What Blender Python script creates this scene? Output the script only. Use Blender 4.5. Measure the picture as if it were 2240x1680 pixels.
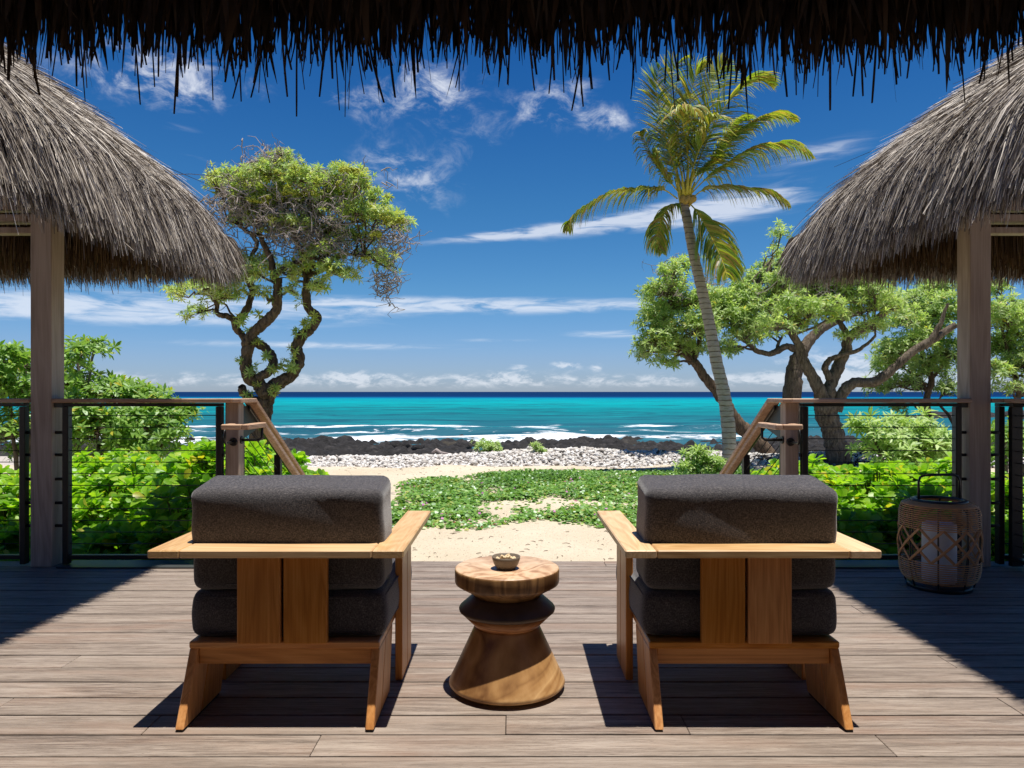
import bpy, bmesh, math, random
import numpy as np
from mathutils import Vector, Matrix, Euler
random.seed(7); rng = np.random.default_rng(7)
R = math.radians
for o in list(bpy.data.objects): bpy.data.objects.remove(o)
scene = bpy.context.scene
col = scene.collection

# ------------------------------------------------------------------ camera, sky, sun, exposure
F, HC, HY, CX = 1600.0, 1.1125, 857.0, 1120.0       # focal length (photo px), eye height, horizon row
cam_d = bpy.data.cameras.new('camera'); cam = bpy.data.objects.new('camera', cam_d); col.objects.link(cam)
cam.location = (0, 0, HC); cam.rotation_euler = (R(90), 0, 0)
cam_d.sensor_width = 36; cam_d.lens = F / 2240 * 36; cam_d.shift_y = (HY - 840) / 2240
cam_d.clip_start = 0.05; cam_d.clip_end = 60000
scene.camera = cam
SUN = Vector((0.105, -0.045, 1)).normalized()
sun_d = bpy.data.lights.new('sun', 'SUN'); sun_d.energy = 4.7; sun_d.angle = R(0.5); sun_d.color = (1, .955, .88)
sun = bpy.data.objects.new('sun', sun_d); col.objects.link(sun)
sun.rotation_euler = SUN.to_track_quat('Z', 'Y').to_euler()
scene.view_settings.view_transform = 'Standard'; scene.view_settings.look = 'None'
scene.view_settings.exposure = 0.5; scene.view_settings.gamma = 1.0
scene.view_settings.use_curve_mapping = False
try:
    scene.cycles.max_bounces = 8; scene.cycles.transparent_max_bounces = 6
    scene.cycles.diffuse_bounces = 3; scene.cycles.glossy_bounces = 2
except Exception: pass

# node helper ------------------------------------------------------------------
class NT:
    def __init__(s, tree): s.t = tree; s.n = tree.nodes; s.l = tree.links
    def new(s, typ, **kw):
        n = s.n.new(typ)
        for k, v in kw.items(): setattr(n, k, v)
        return n
    def put(s, sock, v):
        if isinstance(v, bpy.types.NodeSocket): s.l.new(v, sock)
        elif v is not None:
            try: sock.default_value = v
            except Exception: sock.default_value = (*v, 1)
    def m(s, op, a, b=None, c=None, clamp=False):
        n = s.new('ShaderNodeMath', operation=op); n.use_clamp = clamp
        s.put(n.inputs[0], a)
        if b is not None: s.put(n.inputs[1], b)
        if c is not None: s.put(n.inputs[2], c)
        return n.outputs[0]
    def vm(s, op, a, b=None):
        n = s.new('ShaderNodeVectorMath', operation=op); s.put(n.inputs[0], a)
        if b is not None: s.put(n.inputs[1], b)
        return n.outputs[0]
    def noise(s, vec, scale=5, detail=4, rough=.55, dist=0.0):
        n = s.new('ShaderNodeTexNoise'); s.put(n.inputs['Vector'], vec); n.inputs['Scale'].default_value = scale
        n.inputs['Detail'].default_value = detail; n.inputs['Roughness'].default_value = rough; n.inputs['Distortion'].default_value = dist
        return n.outputs['Fac']
    def ramp(s, fac, stops):
        n = s.new('ShaderNodeValToRGB'); s.put(n.inputs[0], fac); e = n.color_ramp.elements
        while len(e) < len(stops): e.new(.5)
        for el, (p, c) in zip(e, stops): el.position = p; el.color = c if len(c) == 4 else (*c, 1)
        return n.outputs[0]
    def mr(s, v, a, b, c=0.0, d=1.0, smooth=False):
        n = s.new('ShaderNodeMapRange'); n.interpolation_type = 'SMOOTHSTEP' if smooth else 'LINEAR'
        for i, x in enumerate((v, a, b, c, d)): s.put(n.inputs[i], x)
        return n.outputs[0]
    def mix(s, f, a, b, mode='MIX'):
        n = s.new('ShaderNodeMix', data_type='RGBA', blend_type=mode); s.put(n.inputs[0], f); s.put(n.inputs[6], a); s.put(n.inputs[7], b)
        return n.outputs[2]
    def mapping(s, vec, scale=(1, 1, 1), rot=(0, 0, 0)):
        n = s.new('ShaderNodeMapping'); s.put(n.inputs[0], vec); n.inputs['Scale'].default_value = scale; n.inputs['Rotation'].default_value = rot
        return n.outputs[0]
    def bump(s, h, strength=.3, dist=.01):
        n = s.new('ShaderNodeBump'); s.put(n.inputs['Height'], h); n.inputs['Strength'].default_value = strength; n.inputs['Distance'].default_value = dist
        return n.outputs[0]

world = bpy.data.worlds.new('World'); scene.world = world; world.use_nodes = True
w = NT(world.node_tree); w.n.clear()
sky = w.new('ShaderNodeTexSky', sky_type='NISHITA'); sky.sun_disc = False
sky.sun_elevation = math.asin(SUN.z); sky.sun_rotation = math.atan2(SUN.x, SUN.y)
sky.air_density = 1.0; sky.dust_density = 0.15; sky.ozone_density = 3.5; sky.altitude = 0
tc = w.new('ShaderNodeTexCoord').outputs['Generated']
sep = w.new('ShaderNodeSeparateXYZ'); w.put(sep.inputs[0], tc)
az = w.m('ARCTAN2', sep.outputs[0], sep.outputs[1]); el = w.m('ARCSINE', sep.outputs[2], clamp=False)
cmb = w.new('ShaderNodeCombineXYZ'); w.put(cmb.inputs[0], az); w.put(cmb.inputs[1], el); ae = cmb.outputs[0]
def pxdir(x, y):
    d = Vector(((x - CX) / F, 1, (HY - y) / F)).normalized(); return math.atan2(d.x, d.y), math.asin(d.z)
def blob(x0, y0, sx, sy, tilt=0.0, wgt=1.0):           # soft patch of sky where a cloud lies, by bearing and height
    a0, e0 = pxdir(x0, y0); c, s_ = math.cos(tilt), math.sin(tilt)
    da = w.m('SUBTRACT', az, a0); de = w.m('SUBTRACT', el, e0)
    p = w.m('ADD', w.m('MULTIPLY', da, c), w.m('MULTIPLY', de, s_)); q = w.m('SUBTRACT', w.m('MULTIPLY', de, c), w.m('MULTIPLY', da, s_))
    p = w.m('DIVIDE', p, sx / F); q = w.m('DIVIDE', q, sy / F)
    r2 = w.m('ADD', w.m('MULTIPLY', p, p), w.m('MULTIPLY', q, q))
    return w.m('MULTIPLY', w.m('EXPONENT', w.m('MULTIPLY', r2, -1.0)), wgt)
def addall(l):
    a = l[0]
    for b in l[1:]: a = w.m('ADD', a, b)
    return a
streak = w.noise(w.mapping(ae, (5, 34, 1)), 2.2, 6, .62, .6)
wisp = w.noise(w.mapping(ae, (13, 20, 1), (0, 0, .5)), 1.6, 7, .66, .45)
puff = w.noise(w.mapping(ae, (20, 52, 1)), 1.5, 7, .66, .3)
M_streak = addall([blob(120, 672, 560, 27, 0, 1.15), blob(1000, 668, 560, 17, 0, 1.15), blob(700, 756, 330, 9, 0, .8), blob(1150, 508, 230, 10, .11, .9),
                   blob(1400, 480, 260, 22, .1, 1.1), blob(1600, 450, 150, 40, .08, .9), blob(1340, 730, 90, 10), blob(1100, 744, 90, 5, 0, .7),
                   blob(1800, 330, 110, 26, .1, .6), blob(380, 280, 70, 12, 0, .35), blob(430, 345, 80, 8, -.1, .35)])
M_wisp = addall([blob(350, 170, 170, 55, .05, 1.0), blob(935, 195, 110, 55, 0, 1.0), blob(715, 208, 40, 14, 0, .7), blob(1190, 235, 70, 50, 0, .62),
                 blob(1330, 265, 60, 30, 0, .8), blob(1270, 190, 60, 60, 0, .45), blob(860, 375, 90, 50, -.4, .55), blob(930, 400, 130, 90, 0, .32), blob(1060, 290, 120, 60, .4, .25),
                 blob(800, 230, 50, 40, 0, .5)])
band = w.m('EXPONENT', w.m('MULTIPLY', w.m('POWER', w.m('DIVIDE', w.m('SUBTRACT', el, .0150), .0105), 2.0), -1.0))
M_puff = w.m('ADD', w.m('MULTIPLY', band, .72), addall([blob(1240, 799, 34, 11, 0, 1.0), blob(1307, 803, 18, 8, 0, .9), blob(1136, 805, 24, 9, 0, .8),
                  blob(770, 822, 60, 18, 0, .6), blob(1110, 825, 70, 16, 0, .5), blob(1850, 800, 140, 40, 0, .9), blob(1700, 690, 120, 25, 0, .35)]))
c1 = w.mr(w.m('MULTIPLY', M_streak, w.mr(streak, .24, .62)), .14, .95, 0, .62, True)
c2 = w.mr(w.m('MULTIPLY', M_wisp, w.mr(wisp, .36, .66)), .10, .95, 0, .72, True)
c3 = w.mr(w.m('MULTIPLY', M_puff, w.mr(puff, .36, .64)), .12, .75, 0, .55, True)
cl = w.m('MAXIMUM', w.m('MAXIMUM', c1, c2), c3)
hs = w.new('ShaderNodeHueSaturation'); hs.inputs['Saturation'].default_value = 1.22; hs.inputs['Value'].default_value = 1.0
w.put(hs.inputs['Color'], sky.outputs[0])
elr = w.mr(el, 0.0, .55)
tint = w.ramp(elr, [(0, (.49, .64, 1.12)), (.08, (.51, .65, 1.04)), (.25, (.46, .72, .92)), (.45, (.36, .68, .86)), (.75, (.20, .55, .82)), (1, (.10, .42, .72))])
skyc = w.mix(1.0, hs.outputs[0], tint, 'MULTIPLY')
skyc = w.mix(w.m('MULTIPLY', cl, 1.0), skyc, (8.6, 8.9, 9.5, 1))
bg = w.new('ShaderNodeBackground'); w.put(bg.inputs[0], skyc); bg.inputs[1].default_value = 0.077
out = w.new('ShaderNodeOutputWorld'); w.l.new(bg.outputs[0], out.inputs[0])

# ------------------------------------------------------------------ materials
def mat(name):
    m = bpy.data.materials.new(name); m.use_nodes = True; t = NT(m.node_tree); t.n.clear()
    o = t.new('ShaderNodeOutputMaterial'); t.out = o.inputs[0]; return m, t
def princ(t, color, rough=.6, spec=.4, normal=None, metal=0.0):
    b = t.new('ShaderNodeBsdfPrincipled'); t.put(b.inputs['Base Color'], color); t.put(b.inputs['Roughness'], rough)
    b.inputs['Specular IOR Level'].default_value = spec; b.inputs['Metallic'].default_value = metal
    if normal is not None: t.put(b.inputs['Normal'], normal)
    t.l.new(b.outputs[0], t.out); return b
def ocoord(t, rnd=True):
    v = t.new('ShaderNodeTexCoord').outputs['Object']
    if rnd:
        oi = t.new('ShaderNodeObjectInfo').outputs['Random']
        c = t.new('ShaderNodeCombineXYZ')
        for i, k in enumerate((37.0, 53.0, 71.0)): t.put(c.inputs[i], t.m('MULTIPLY', oi, k))
        v = t.vm('ADD', v, c.outputs[0])
    return v
def wood(name, dark, mid, light, axis=0, rough=.5, rings=9, gscale=1.0, spec=.35, rndmix=.0):
    m, t = mat(name); v = ocoord(t)
    sc = [8 * gscale] * 3; sc[axis] = .7 * gscale
    fig = t.noise(t.mapping(v, tuple(sc)), 1.0, 3, .5, 1.2)
    lines = t.m('FRACT', t.m('MULTIPLY', fig, float(rings)))
    lines = t.m('ABSOLUTE', t.m('SUBTRACT', lines, .5))
    sf = [160 * gscale] * 3; sf[axis] = 4 * gscale
    fine = t.noise(t.mapping(v, tuple(sf)), 1.0, 5, .7)
    f = t.m('ADD', t.m('MULTIPLY', lines, .55), t.m('MULTIPLY', fine, .75))
    f = t.m('ADD', f, t.m('MULTIPLY', t.m('SUBTRACT', t.noise(v, 2.5, 2), .5), .5))
    c = t.ramp(f, [(.2, dark), (.5, mid), (.82, light)])
    oi = t.new('ShaderNodeObjectInfo').outputs['Random']
    h = t.new('ShaderNodeHueSaturation'); t.put(h.inputs['Color'], c); t.put(h.inputs['Value'], t.mr(oi, 0, 1, .86, 1.12)); t.put(h.inputs['Saturation'], t.mr(oi, 0, 1, 1.08, .9))
    princ(t, h.outputs[0], rough, spec, t.bump(fine, .25, .002)); return m
TEAK = [wood('teak_%s' % 'xyz'[a], (.37, .135, .030), (.56, .235, .058), (.70, .34, .105), a, .38) for a in range(3)]
TEAKL = [wood('sunlit_tone_teak_%s' % 'xyz'[a], (.46, .26, .11), (.62, .39, .19), (.74, .52, .29), a, .42) for a in range(2)]  # same teak, with the wash of direct sun put into a paler colour
RAILW = [wood('railwood_%s' % 'xyz'[a], (.30, .16, .09), (.50, .31, .19), (.66, .45, .30), a, .55) for a in range(3)]
POSTW = wood('postwood', (.28, .20, .145), (.40, .30, .225), (.52, .41, .32), 2, .6, 5, .7)
def deckwood():
    m, t = mat('deck_wood'); v = ocoord(t)
    fig = t.noise(t.mapping(v, (1.1, 22, 6)), 1.0, 5, .65, .8)
    fine = t.noise(t.mapping(v, (7, 130, 60)), 1.0, 6, .85)
    speck = t.noise(t.mapping(v, (30, 160, 60)), 1.0, 3, .6)
    f = t.m('ADD', t.m('MULTIPLY', fig, .42), t.m('MULTIPLY', fine, .62))
    c = t.ramp(f, [(.41, (.060, .043, .033)), (.5, (.215, .168, .135)), (.60, (.38, .315, .262))])
    red = t.noise(t.mapping(v, (.9, 5, 3)), 1.3, 3, .6)
    c = t.mix(t.mr(red, .50, .72, 0, .55), c, (.25, .14, .09, 1))
    oi = t.new('ShaderNodeObjectInfo').outputs['Random']
    c = t.mix(t.mr(oi, 0, 1, .0, .4), c, (.30, .24, .19, 1))
    blot = t.noise(t.mapping(v, (2.0, 7, 3)), 1.0, 4, .6)
    c = t.mix(t.mr(blot, .3, .7, .35, 0), c, (.12, .09, .07, 1))
    dark = t.mr(speck, .66, .72, 0, .55)
    c = t.mix(dark, c, (.07, .045, .03, 1))
    hgt = t.m('ADD', fine, t.m('MULTIPLY', fig, .8))
    princ(t, c, t.mr(fine, .3, .7, .72, .5), .35, t.bump(hgt, .5, .003)); return m
DECK = deckwood()

def fabric():
    m, t = mat('charcoal_weave'); v = ocoord(t)
    a = t.noise(t.mapping(v, (640, 640, 120)), 1.0, 1, .5); b = t.noise(t.mapping(v, (130, 130, 640)), 1.0, 1, .5)
    f = t.m('ADD', t.m('MULTIPLY', a, .5), t.m('MULTIPLY', b, .5))
    c = t.ramp(f, [(.36, (.020, .018, .020)), (.5, (.056, .051, .055)), (.64, (.145, .130, .126))])
    soft = t.noise(v, 5, 2)
    c = t.mix(t.mr(soft, .3, .7, .15, 0), c, (.03, .028, .03, 1))
    b_ = princ(t, c, .92, .15, t.bump(f, .6, .003)); 
    b_.inputs['Sheen Weight'].default_value = .35; b_.inputs['Sheen Roughness'].default_value = .5
    return m
FABRIC = fabric()
def simple(name, c, rough=.6, spec=.4, metal=0.0, var=.0, scale=8):
    m, t = mat(name)
    if var:
        v = ocoord(t); n = t.noise(v, scale, 5, .6)
        cc = t.mix(n, tuple(x * (1 - var) for x in c) + (1,), tuple(min(1, x * (1 + var)) for x in c) + (1,))
        princ(t, cc, rough, spec, t.bump(n, .2, .005), metal)
    else: princ(t, (*c, 1), rough, spec, None, metal)
    return m
STEEL = simple('dark_bronze_steel', (.012, .011, .010), .38, .5, 0, .3, 30)
STEEL_EDGE = simple('weathered_steel_plate', (.05, .055, .055), .4, .5, 0, .3, 12)
CABLE = simple('cable_steel', (.03, .03, .03), .35, .5, .5)
RUBBER = simple('black_foot', (.01, .01, .01), .7)
def island(t):
    g = t.new('ShaderNodeNewGeometry').outputs['Random Per Island']; oi = t.new('ShaderNodeObjectInfo').outputs['Random']
    return t.m('FRACT', t.m('ADD', g, oi))
def leafmat(name, stops, trans=.45, rough=.5, gloss=.12, tscale=1.35, pale=None):
    m, t = mat(name); r = island(t); c = t.ramp(r, stops)
    d = t.new('ShaderNodeBsdfDiffuse'); t.put(d.inputs[0], c)
    tr = t.new('ShaderNodeBsdfTranslucent'); cc = t.mix(1.0, c, (tscale, tscale * 1.06, tscale * .55, 1), 'MULTIPLY'); t.put(tr.inputs[0], cc)
    mx = t.new('ShaderNodeMixShader'); mx.inputs[0].default_value = trans; t.l.new(d.outputs[0], mx.inputs[1]); t.l.new(tr.outputs[0], mx.inputs[2])
    g = t.new('ShaderNodeBsdfGlossy'); g.inputs['Roughness'].default_value = rough; g.inputs[0].default_value = (.9, .95, 1, 1)
    fr = t.new('ShaderNodeFresnel'); fr.inputs[0].default_value = 1.4
    m2 = t.new('ShaderNodeMixShader'); t.put(m2.inputs[0], t.m('ADD', t.m('MULTIPLY', fr.outputs[0], gloss * 2), gloss * .25)); t.l.new(mx.outputs[0], m2.inputs[1]); t.l.new(g.outputs[0], m2.inputs[2])
    t.l.new(m2.outputs[0], t.out); return m
L_NAU = leafmat('naupaka_leaf', [(0, (.12, .29, .015)), (.45, (.27, .50, .02)), (.93, (.42, .62, .035)), (.97, (.6, .52, .03))], .58, .42, .09)
L_TREE = leafmat('heliotrope_leaf', [(0, (.24, .36, .09)), (.5, (.38, .50, .16)), (.9, (.50, .60, .25)), (.965, (.56, .62, .32)), (1, (.62, .48, .05))], .54, .5, .07)
L_TREE_Y = leafmat('heliotrope_leaf_yellowish', [(0, (.27, .32, .06)), (.5, (.42, .46, .10)), (1, (.54, .56, .17))], .50, .5, .08)
L_SILV = leafmat('silvery_leaf', [(0, (.26, .40, .09)), (.5, (.40, .54, .17)), (1, (.54, .64, .30))], .38, .5, .08)
L_BUSH = leafmat('bush_leaf', [(0, (.12, .25, .03)), (.5, (.23, .39, .06)), (.95, (.31, .47, .10)), (1, (.6, .48, .03))], .45, .45, .10)
L_VINE = leafmat('vine_leaf', [(0, (.08, .21, .02)), (.5, (.16, .33, .04)), (.9, (.27, .45, .09)), (1, (.45, .44, .10))], .35, .4, .14)
L_LOW = leafmat('low_shrub_leaf', [(0, (.055, .15, .015)), (.6, (.12, .26, .03)), (1, (.20, .36, .06))], .35, .4, .12)
L_DRY = leafmat('dry_litter', [(0, (.10, .035, .015)), (.5, (.22, .08, .035)), (1, (.34, .18, .09))], .1, .8, .02)
L_PINK = leafmat('pink_petal', [(0, (.55, .16, .5)), (1, (.7, .3, .62))], .4, .6, .02)
L_PALM = leafmat('palm_leaflet', [(0, (.12, .22, .025)), (.45, (.27, .36, .035)), (.75, (.46, .48, .05)), (1, (.55, .42, .07))], .42, .45, .10, 1.4)
L_PALMDRY = leafmat('palm_leaflet_dry', [(0, (.34, .22, .06)), (.6, (.45, .33, .09)), (1, (.40, .40, .06))], .35, .5, .06)
PETIOLE = simple('palm_rachis', (.52, .42, .04), .4, .4, 0, .2, 4)
FLOWER = simple('greenish_flower_head', (.42, .44, .07), .8, .1, 0, .5, 60)
def bark(name, dark, light, sx=6):
    m, t = mat(name); v = ocoord(t)
    n1 = t.noise(t.mapping(v, (sx * 2.4, sx * 2.4, sx * .5)), 1.5, 6, .7, .8)
    n2 = t.noise(v, 3, 3)
    c = t.ramp(t.m('ADD', t.m('MULTIPLY', n1, .8), t.m('MULTIPLY', n2, .2)), [(.36, dark), (.64, light)])
    princ(t, c, .9, .1, t.bump(n1, 1.0, .06)); return m
BARK_D = bark('bark_dark', (.05, .034, .024), (.25, .175, .12))
BARK_G = bark('bark_grey', (.05, .038, .028), (.27, .215, .165), 5)
TWIG = simple('bare_twig', (.34, .29, .27), .85, .1, 0, .35, 8)
def palmbark():
    m, t = mat('palm_bark'); v = ocoord(t, False)
    s = t.new('ShaderNodeSeparateXYZ'); t.put(s.inputs[0], v)
    z = t.m('ADD', s.outputs[2], t.m('MULTIPLY', t.noise(v, 5, 3), .05))
    ring = t.m('FRACT', t.m('MULTIPLY', z, 8.5)); n = t.noise(t.mapping(v, (9, 9, 30)), 1, 5, .7)
    k = t.m('ADD', t.mr(ring, .0, .28, .0, 1, True), t.mr(n, .3, .7, -.45, .35))
    up = t.mr(s.outputs[2], .5, 5.0)
    lightc = t.mix(up, (.50, .44, .38, 1), (.36, .29, .22, 1))
    c = t.mix(t.m('MAXIMUM', t.m('MINIMUM', k, 1.0), 0.0), (.13, .095, .07, 1), lightc)
    princ(t, c, .85, .15, t.bump(k, .7, .02)); return m
BARK_P = palmbark()
def thatchmat(name, stops, rough=.75, spec=.2):
    m, t = mat(name); r = island(t); v = ocoord(t)
    n = t.noise(v, 4.5, 4, .65); c = t.ramp(r, stops)
    c = t.mix(t.mr(n, .34, .6, .4, 0), c, (.10, .075, .055, 1))
    princ(t, c, rough, spec); return m
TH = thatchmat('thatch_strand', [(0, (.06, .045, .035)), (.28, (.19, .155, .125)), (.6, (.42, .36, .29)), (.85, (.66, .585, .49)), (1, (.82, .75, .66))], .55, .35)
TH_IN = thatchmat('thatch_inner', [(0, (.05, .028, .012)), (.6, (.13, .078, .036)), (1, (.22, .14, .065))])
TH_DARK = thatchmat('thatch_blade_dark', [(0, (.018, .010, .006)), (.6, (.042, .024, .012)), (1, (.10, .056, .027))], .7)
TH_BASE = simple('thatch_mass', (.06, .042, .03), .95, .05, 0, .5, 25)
def sandmat():
    m, t = mat('sand'); v = ocoord(t, False)
    n = t.noise(v, .8, 4); g = t.noise(v, 60, 5, .8); b = t.noise(v, 6, 4, .6)
    c = t.ramp(n, [(.3, (.56, .475, .35)), (.7, (.66, .57, .44))])
    s = t.new('ShaderNodeTexVoronoi'); s.inputs['Scale'].default_value = 26; t.put(s.inputs['Vector'], v)
    keep = t.noise(v, 3, 2)
    spk = t.m('MULTIPLY', t.mr(s.outputs['Distance'], .14, .26, 1, 0), t.mr(t.noise(v, 13, 2), .46, .56))
    c = t.mix(t.m('MULTIPLY', spk, .8), c, (.13, .09, .06, 1))
    c = t.mix(t.mr(g, .3, .7, .22, 0), c, (.33, .25, .17, 1))
    h = t.m('ADD', t.m('MULTIPLY', b, 1.8), t.m('MULTIPLY', g, .25))
    princ(t, c, .95, .1, t.bump(h, .8, .06)); return m
SAND = sandmat()
def lavamat():
    m, t = mat('lava_rock'); v = ocoord(t, False)
    n = t.noise(v, 1.4, 8, .72, .5); n2 = t.noise(v, .35, 3)
    c = t.ramp(n, [(.3, (.006, .0055, .0055)), (.55, (.030, .028, .028)), (.75, (.095, .085, .08))])
    c = t.mix(t.mr(n2, .62, .72, 0, .3), c, (.12, .10, .06, 1))
    princ(t, c, .85, .25, t.bump(n, 1.0, .25)); return m
LAVA = lavamat()
def stonemat(name, stops, sc=9):
    m, t = mat(name); v = ocoord(t, False); r = island(t); c = t.ramp(r, stops); n = t.noise(v, sc, 5, .7)
    c = t.mix(t.mr(n, .3, .6, .3, 0), c, (.22, .18, .15, 1)); princ(t, c, .9, .15, t.bump(n, .8, .05)); return m
CORAL = stonemat('coral_stone', [(0, (.42, .37, .33)), (.25, (.64, .60, .55)), (.7, (.78, .75, .71)), (.95, (.84, .82, .79)), (.965, (.10, .09, .08)), (1, (.06, .06, .06))])
BLACKST = stonemat('lava_stone', [(0, (.012, .011, .011)), (.7, (.05, .045, .042)), (.9, (.12, .11, .10)), (.93, (.5, .47, .43)), (1, (.6, .57, .52))])
SEA_Z = -1.75
def seamat():
    m, t = mat('sea_water'); v = t.new('ShaderNodeTexCoord').outputs['Object']
    s = t.new('ShaderNodeSeparateXYZ'); t.put(s.inputs[0], v)
    x, y = s.outputs[0], s.outputs[1]
    yy = t.m('ADD', y, t.m('MULTIPLY', t.m('SUBTRACT', t.noise(t.mapping(v, (.012, .04, 1)), 1.0, 3), .5), t.m('MULTIPLY', y, .35)))
    lg = t.m('LOGARITHM', t.m('MAXIMUM', yy, 10.0), 10.0)           # log10 of distance offshore
    f = t.mr(lg, 1.6, 2.9)
    c = t.ramp(f, [(.0, (.045, .115, .15)), (.16, (.018, .105, .145)), (.34, (.004, .19, .215)), (.52, (.0015, .30, .325)), (.66, (.001, .25, .32)), (.74, (.001, .11, .25)), (.79, (.0006, .018, .095)), (1, (.0005, .013, .075))])
    patch = t.noise(t.mapping(v, (.05, .15, 1)), 1.0, 6, .66, 1.4)
    c = t.mix(t.m('MULTIPLY', t.mr(patch, .47, .62, 0, .8, True), t.mr(lg, 2.1, 2.6, 1, .35)), c, (.012, .060, .095, 1))
    patch2 = t.noise(t.mapping(v, (.03, .10, 1)), 1.3, 5, .62, 1.2)
    c = t.mix(t.m('MULTIPLY', t.mr(patch2, .5, .66, 0, .5, True), t.mr(lg, 2.2, 2.6, 1, 0)), c, (.012, .27, .29, 1))
    rip = t.noise(t.mapping(v, (.45, 1.3, 1)), 1.0, 5, .75, .6)
    c = t.mix(t.m('MULTIPLY', t.mr(rip, .38, .62, 0, .5), t.mr(lg, 1.7, 2.6, 1, .2)), c, (.006, .10, .14, 1))
    wob = t.m('MULTIPLY', t.m('SUBTRACT', t.noise(t.mapping(v, (.09, .04, 1)), 1.0, 4, .65), .5), 26.0)
    ys = t.m('ADD', y, wob); fn = t.noise(t.mapping(v, (.30, 1.0, 1)), 1.6, 7, .75, .8); big = t.noise(t.mapping(v, (.045, .01, 1)), 1.0, 2)
    def fb(y0, sy, lo, hi):
        g = t.m('EXPONENT', t.m('MULTIPLY', t.m('POWER', t.m('DIVIDE', t.m('SUBTRACT', ys, y0), sy), 2.0), -1.0))
        return t.m('MULTIPLY', g, t.mr(big, lo, hi, 0, 1, True))
    foam = t.m('MAXIMUM', t.m('MAXIMUM', fb(43.0, 3.4, .42, .60), fb(60.0, 3.0, .53, .61)), t.m('MULTIPLY', fb(51.0, 2.0, .50, .60), .75))
    fm = t.mr(t.m('ADD', foam, t.m('MULTIPLY', t.m('SUBTRACT', fn, .5), 2.6)), .60, .95, 0, 1, True)
    cap = t.noise(t.mapping(v, (.09, .30, 1)), 1.0, 3, .5); capm = t.m('MULTIPLY', t.mr(cap, .775, .80), t.mr(lg, 1.9, 2.1))
    fm = t.m('MAXIMUM', t.m('MULTIPLY', fm, t.mr(foam, .05, .2)), capm)
    c = t.mix(fm, c, (.74, .77, .80, 1))
    d = t.new('ShaderNodeBsdfDiffuse'); t.put(d.inputs[0], c)
    bh = t.noise(t.mapping(v, (.8, 2.4, 1)), 1.0, 4, .6)
    g = t.new('ShaderNodeBsdfGlossy'); g.inputs['Roughness'].default_value = .25; g.inputs[0].default_value = (.8, .9, 1, 1); t.put(g.inputs['Normal'], t.bump(bh, .8, .25))
    mx = t.new('ShaderNodeMixShader'); mx.inputs[0].default_value = .028; t.l.new(d.outputs[0], mx.inputs[1]); t.l.new(g.outputs[0], mx.inputs[2]); t.l.new(mx.outputs[0], t.out)
    return m
SEA = seamat()
FOAM = simple('white_foam', (.78, .80, .82), .9, .1, 0, .12, 3)

# ------------------------------------------------------------------ builders
def tag(o, label=None, cat=None, group=None, kind=None):
    if label: o['label'] = label
    if cat: o['category'] = cat
    if group: o['group'] = group
    if kind: o['kind'] = kind
    return o
def empty(name, loc=(0, 0, 0), label=None, cat=None, group=None):
    o = bpy.data.objects.new(name, None); o.empty_display_size = .1; col.objects.link(o); o.location = loc
    return tag(o, label, cat, group)
def link(name, me, m=None, parent=None, smooth=False):
    """one mesh object; geometry is given in world coordinates and re-based on the parent"""
    o = bpy.data.objects.new(name, me); col.objects.link(o)
    if m is not None:
        for x in (m if isinstance(m, (list, tuple)) else [m]): me.materials.append(x)
    if smooth and len(me.polygons): me.polygons.foreach_set('use_smooth', [True] * len(me.polygons))
    if parent is not None:
        o.parent = parent; o.location = -pworld(parent)
    return o
def pworld(p):
    v = Vector(p.location)
    while p.parent: p = p.parent; v = v + Vector(p.location)
    return v
def npmesh(name, V, Fq, fmat=None):
    """V (n,3), Fq (m,k) with k = 3 or 4"""
    V = np.asarray(V, np.float32); Fq = np.asarray(Fq, np.int32)
    me = bpy.data.meshes.new(name); me.vertices.add(len(V)); me.vertices.foreach_set('co', V.ravel())
    k = Fq.shape[1]; me.loops.add(Fq.size); me.loops.foreach_set('vertex_index', Fq.ravel())
    me.polygons.add(len(Fq)); me.polygons.foreach_set('loop_start', np.arange(0, Fq.size, k, dtype=np.int32))
    try: me.polygons.foreach_set('loop_total', np.full(len(Fq), k, np.int32))
    except Exception: pass
    if fmat is not None: me.polygons.foreach_set('material_index', np.asarray(fmat, np.int32))
    me.update(calc_edges=True); return me
def bmlink(name, bm, m, parent=None, smooth=False):
    me = bpy.data.meshes.new(name); bm.normal_update(); bm.to_mesh(me); bm.free(); return link(name, me, m, parent, smooth)
def box(name, x0, x1, y0, y1, z0, z1, m, parent=None, bev=.003, seg=1):
    bm = bmesh.new(); bmesh.ops.create_cube(bm, size=1)
    for v in bm.verts: v.co = Vector(((x0 + x1) / 2 + v.co.x * (x1 - x0), (y0 + y1) / 2 + v.co.y * (y1 - y0), (z0 + z1) / 2 + v.co.z * (z1 - z0)))
    if bev: bmesh.ops.bevel(bm, geom=bm.edges[:], offset=bev, segments=seg, affect='EDGES')
    return bmlink(name, bm, m, parent)
def prism(name, pts, axis, a0, a1, m, parent=None, bev=.003):
    """polygon pts in the plane across 'axis', extruded from a0 to a1"""
    bm = bmesh.new()
    def mk(p, a):
        return {0: (a, p[0], p[1]), 1: (p[0], a, p[1]), 2: (p[0], p[1], a)}[axis]
    A = [bm.verts.new(mk(p, a0)) for p in pts]; B = [bm.verts.new(mk(p, a1)) for p in pts]; n = len(pts)
    bm.faces.new(A); bm.faces.new(B[::-1])
    for i in range(n): bm.faces.new([A[i], B[i], B[(i + 1) % n], A[(i + 1) % n]])
    bmesh.ops.recalc_face_normals(bm, faces=bm.faces[:])
    if bev: bmesh.ops.bevel(bm, geom=bm.edges[:], offset=bev, segments=1, affect='EDGES')
    return bmlink(name, bm, m, parent)
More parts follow.
